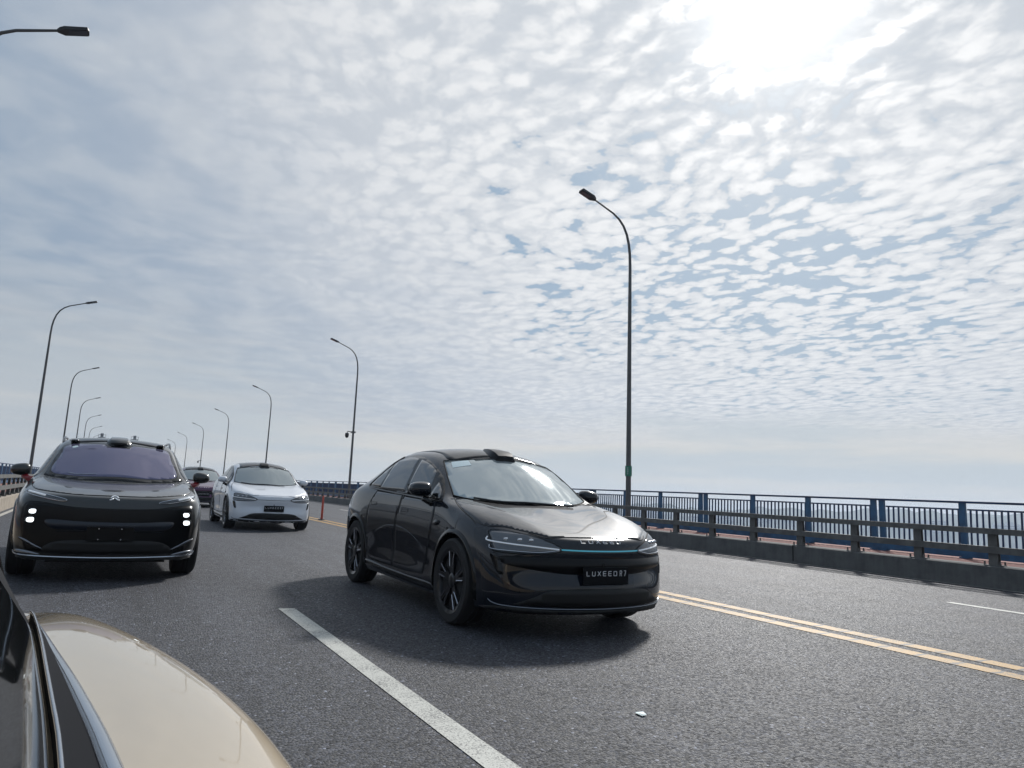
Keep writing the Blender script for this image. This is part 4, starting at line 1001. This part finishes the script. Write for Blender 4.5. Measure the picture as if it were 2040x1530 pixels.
    rs = bobj('roof_sensor', bm, paint, o, True, 35); bm = bmesh.new(); bm.free(); bm = bmesh.new(); ellipsoid_box(bm, (.575, 0, 1.577), (.035, .108, .026)); bobj('sensor_window', bm, M_MASK, rs, True)
    bobj('splitter_trim', ribbon(surf, [(-.90, .315), (-.87, .29), (-.6, .277), (0, .272), (.6, .277), (.87, .29), (.90, .315)], 'x', .009, .004), M_CHROME, o)
    h, nn = hit(surf, 'x', 0, .53); bm = bmesh.new(); box(bm, (h.x + .012, 0, .53), (.014, .46, .145))
    pl = bobj('plate_bracket', bm, M_MASK, o); bm = bmesh.new()
    for yy in (-.115, .105):
        for zz in (.47, .585): lathe(bm, [(.008, 0), (.008, .006)], 'x', 10, (h.x + .019, yy, zz))
    bobj('bracket_screw', bm, M_CHROME, pl)
    # emblem: an arch over a split horizon
    bm = bmesh.new()
    def eb(pts, rad):
        out = []
        for a, b in pts:
            hh, nn = hit(surf, 'x', a, b); out.append(hh + nn * .006)
        tube(bm, out, rad, 6)
    eb([(-.036, .916), (-.024, .928), (0, .934), (.024, .928), (.036, .916)], .0065)
    eb([(-.048, .894), (-.030, .898), (-.013, .909)], .007); eb([(.048, .894), (.030, .898), (.013, .909)], .007); eb([(-.015, .909), (0, .913), (.015, .909)], .006)
    bobj('emblem', bm, M_LED, o, True)
    for s in (1, -1):
        for poly in ([(.92, 1.085, 1), (.93, .8), (.80, .38, 1), (-.1, .37, 1), (-.12, .8), (-.05, 1.13, 1)], [(-.08, 1.13, 1), (-.15, .8), (-.13, .37, 1), (-.88, .38, 1), (-1.05, .75), (-1.05, 1.155, 1)]):
            dd = bobj('door', patch(surf, poly, 'y', .0025, s, grid=.08), paint, o, True); bobj('door_gap', ribbon(surf, poly, 'y', .0035, .001, s, closed=True), M_SHUT, dd)
    place_car(o, cx, cy, yaw); return o

coupe('black sloping-roof car with a cyan light bar and letters across its nose, largest and nearest', 'cars driving towards us on the bridge', M_PBLACK, M_GLOSSBLK, 3.865, 7.697, R(-.336), True, True)
coupe('white sloping-roof car with a black plate, driving behind the two black cars', 'cars driving towards us on the bridge', M_PWHITE, M_GLOSSBLK, 3.78, 20.9, R(-1.2))
coupe('plum purple car half hidden between the white car and the boxy black one', 'cars driving towards us on the bridge', M_PPURPLE, M_GLOSSBLK, 3.72, 35.0, 0)
s_ = suv('tall dark grey sport utility car with lit lamps and a lavender windscreen, at the left', M_PNIO, .16, 11.75, R(0)); s_['group'] = 'cars driving towards us on the bridge'

# ================================================================ the car the photograph was taken from
def own_car():
    o = thing('beige_car', 'beige car in the lower left corner, its shoulder and window trim close to us', 'car', 'cars driving towards us on the bridge')
    CX = -.80
    yk = [-2.7, -2.55, -2.2, -1.7, -1.2, -.6, -.1, .25, .5, .7, .85, 1.0, 1.15, 1.3, 1.45, 1.6, 1.7, 1.8, 1.88, 1.95, 2.0, 2.05, 2.1, 2.2, 2.3, 2.36]
    xo = [(-2.7, -.35), (-2.3, -.02), (-1.7, .08), (-1.2, .12), (-.3, .165), (.3, .185), (.6, .196), (.8, .196), (1.0, .180), (1.3, .128), (1.6, .048), (1.8, -.018), (2.0, -.10), (2.2, -.21), (2.36, -.40)]
    xb = [(-2.7, -.45), (-1.2, -.06), (0, .02), (.4, .012), (.67, -.002), (.84, -.016), (.97, -.027), (1.16, -.043), (1.4, -.066), (1.6, -.088), (1.9, -.12), (2.1, -.21), (2.36, -.5)]
    zb = [(-2.7, .80), (-1.2, .95), (0, .985), (1.0, .995), (1.4, .992), (1.6, .975), (1.9, .93), (2.36, .86)]
    zo = [(-2.7, .72), (-1.2, .93), (0, .958), (1.0, .967), (1.6, .968), (2.0, .935), (2.36, .85)]
    zt = [(-2.7, .82), (-1.2, .97), (-.95, 1.0), (-.4, 1.32), (0, 1.44), (.6, 1.46), (1.0, 1.42), (1.3, 1.38), (1.6, 1.30), (1.8, 1.21), (1.92, 1.12), (2.03, .99), (2.12, .94), (2.36, .87)]
    bm = bmesh.new(); rows = []
    for y in yk:
        b, q, zB, zO, zT = interp(xb, y), interp(xo, y), interp(zb, y), interp(zo, y), interp(zt, y)
        k = max(0.0, (zT - zB) / .48); xt = b - .02 - .30 * k ** 2
        zc = zT + .06 * (1 if k > .1 else .4)
        half = [(CX, zc + .0), ((CX + xt) / 2, zc - .01), (xt - .06, zT + .025 * min(1, k * 2)), (xt, zT), (b - .02 - .19 * k ** 2, zB + (zT - zB) * .6), (b - .02 - .09 * k ** 2, zB + (zT - zB) * .3), (b - .012, zB + .002), (b, zB - .004), (b * .62 + q * .38, zB * .6 + zO * .4 + .006), (b * .22 + q * .78, zB * .2 + zO * .8 + .004), (q - .006, zO - .008), (q + .004, zO - .05), (q + .002, .74), (q - .015, .55), (q - .02, .38), (q - .06, .24), (CX, .22)]
        rows.append((y, half))
    ns = len(rows[0][1])
    R1 = [[bm.verts.new((x, y, z)) for x, z in h] for y, h in rows]
    R2 = [[bm.verts.new((2 * CX - x, y, z)) if 0 < j < ns - 1 else R1[i][j] for j, (x, z) in enumerate(h)] for i, (y, h) in enumerate(rows)]
    for RR in (R1, R2):
        for i in range(len(rows) - 1):
            for j in range(ns - 1): bm.faces.new((RR[i][j], RR[i + 1][j], RR[i + 1][j + 1], RR[i][j + 1]))
    for i in (0, -1): bm.faces.new(R1[i] + R2[i][1:-1][::-1])
    bmesh.ops.recalc_face_normals(bm, faces=bm.faces)
    me = bpy.data.meshes.new('b'); bm.to_mesh(me); bm.free(); tmp = bpy.data.objects.new('b', me); COL.objects.link(tmp); md = tmp.modifiers.new('s', 'SUBSURF'); md.levels = 2
    dg = bpy.context.evaluated_depsgraph_get(); dg.update(); me2 = bpy.data.meshes.new_from_object(tmp.evaluated_get(dg)); bpy.data.objects.remove(tmp)
    me2.polygons.foreach_set('use_smooth', [True] * len(me2.polygons)); me2.materials.clear(); me2.materials.append(M_BEIGE); link(bpy.data.objects.new('body', me2), o)
    b2 = bmesh.new(); b2.from_mesh(me2); bmesh.ops.triangulate(b2, faces=b2.faces[:]); b2.normal_update(); tree = BVHTree.FromBMesh(b2)
    fn = [[v.normal.copy() for v in f.verts] for f in b2.faces]; fc = [[v.co.copy() for v in f.verts] for f in b2.faces]; b2.free()
    def hs(y, z):
        loc, nrm, idx, _ = tree.ray_cast(Vector((3, y, z)), Vector((-1, 0, 0)))
        return loc, (nrm if nrm is None or nrm.x > 0 else -nrm)
    def sidepatch(pts, off, g=.05, n=4):
        poly = smooth_poly(pts, n); bm = bmesh.new(); bm.faces.new([bm.verts.new((p.x, p.y, 0)) for p in poly])
        for ax in (0, 1):
            lo, hi = min(p[ax] for p in poly), max(p[ax] for p in poly); k = max(1, int((hi - lo) / g)); nr = Vector((1, 0, 0)) if ax == 0 else Vector((0, 1, 0))
            for j in range(1, k): bmesh.ops.bisect_plane(bm, geom=bm.verts[:] + bm.edges[:] + bm.faces[:], plane_co=nr * (lo + (hi - lo) * j / k), plane_no=nr, dist=1e-5)
        bmesh.ops.triangulate(bm, faces=[f for f in bm.faces if len(f.verts) > 4])
        for v in bm.verts:
            h, nn = hs(v.co.x, v.co.y); v.co = (h + nn * off) if h else Vector((-.2, v.co.x, v.co.y))
        bm.normal_update()
        if sum(f.normal.x for f in bm.faces) < 0: bmesh.ops.reverse_faces(bm, faces=bm.faces[:])
        return bm
    gl = [(-.85, 1.0, 1), (-.35, 1.27), (0, 1.38), (.6, 1.36), (.8, 1.33), (1.0, 1.22, 1), (1.15, 1.08), (1.2, 1.01, 1), (0, 1.0)]
    bobj('pillar_trim', sidepatch([(.75, 1.43), (1.3, 1.39), (1.6, 1.305), (1.8, 1.215), (1.91, 1.12), (2.03, 1.0), (2.06, .95, 1), (1.6, .99), (1.22, 1.005, 1), (1.0, 1.22)], .005, .03), M_MATT, o, True)
    bobj('side_window', sidepatch(gl, .009, .04), M_OGLASS, o, True)
    # belt trim: black channel between two bright strips
    wd_ = [(-1, .045), (.3, .042), (.66, .030), (.81, .025), (.94, .020), (1.08, .013), (1.21, .008), (1.4, .003), (2, .002)]
    def beltline(f_, dz_, ys_): return [Vector((interp(xb, y) + f_ * interp(wd_, y), y, interp(zb, y) + dz_)) for y in ys_]
    ys_ = [-.9 + .05 * i for i in range(49)]
    bm = bmesh.new(); a = beltline(0, .012, ys_); b = beltline(.8, .010, ys_); c = beltline(.8, -.02, ys_); d_ = beltline(-.3, -.02, ys_)
    rows_ = [[bm.verts.new(p) for p in q] for q in zip(a, b, c, d_)]
    for q1, q2 in zip(rows_[:-1], rows_[1:]):
        for k in range(4): bm.faces.new((q1[k], q1[(k + 1) % 4], q2[(k + 1) % 4], q2[k]))
    bm.faces.new(rows_[0]); bm.faces.new(rows_[-1][::-1]); bmesh.ops.recalc_face_normals(bm, faces=bm.faces); bobj('window_channel', bm, M_MATT, o)
    bm = bmesh.new(); tube(bm, beltline(.95, .006, ys_), [.0085 * min(1, (interp(wd_, y) / .030)) ** .55 for y in ys_], 10); bobj('belt_trim', bm, M_CHROME, o, True)
    bm = bmesh.new(); tube(bm, beltline(-.05, .014, ys_), .0020, 8); bobj('belt_trim', bm, M_CHROME, o, True)
    fr = [(1.90, .985), (1.82, 1.11), (1.6, 1.24), (1.3, 1.33), (1.0, 1.36), (.6, 1.40), (0, 1.38), (-.35, 1.27), (-.85, 1.0)]
    bm = bmesh.new(); pts = []
    for p in smooth_poly(fr, 5, False):
        h, nn = hs(p.x, p.y)
        if h: pts.append(h + nn * .006)
    tube(bm, pts, .007, 8); bobj('window_frame', bm, M_GLOSSBLK, o, True)
    for yy in (-1.75, 1.2):
        for xx in (.03, 2 * CX - .03): wheel(o, xx - .08 * (1 if xx > CX else -1), yy, .37, .37, .24, steer=0 if xx > CX else 0)
    for c in o.children:
        if c.name.startswith('wheel'): c.rotation_euler = (0, 0, -math.pi / 2 if c.location.x > CX else math.pi / 2)
    bm = bmesh.new()
    for s in (-1, 1): box(bm, (CX + s * .62, 2.30, .78), (.34, .06, .05))
    bobj('tail_light', bm, M_REDPL, o)
    return o
own_car()

# ================================================================ air
hm = bpy.data.materials.new('haze'); hm.use_nodes = True; t = NT(hm.node_tree); t.n.clear()
pv = t.new('ShaderNodeVolumePrincipled'); pv.inputs['Color'].default_value = (.66, .80, 1, 1); pv.inputs['Density'].default_value = .00038; pv.inputs['Anisotropy'].default_value = .35
oo = t.new('ShaderNodeOutputMaterial'); t.l.new(pv.outputs[0], oo.inputs['Volume'])
bm = bmesh.new(); box(bm, (0, 0, 22), (5200, 5200, 86)); hz = bobj('haze', bm, hm); hz['kind'] = 'stuff'
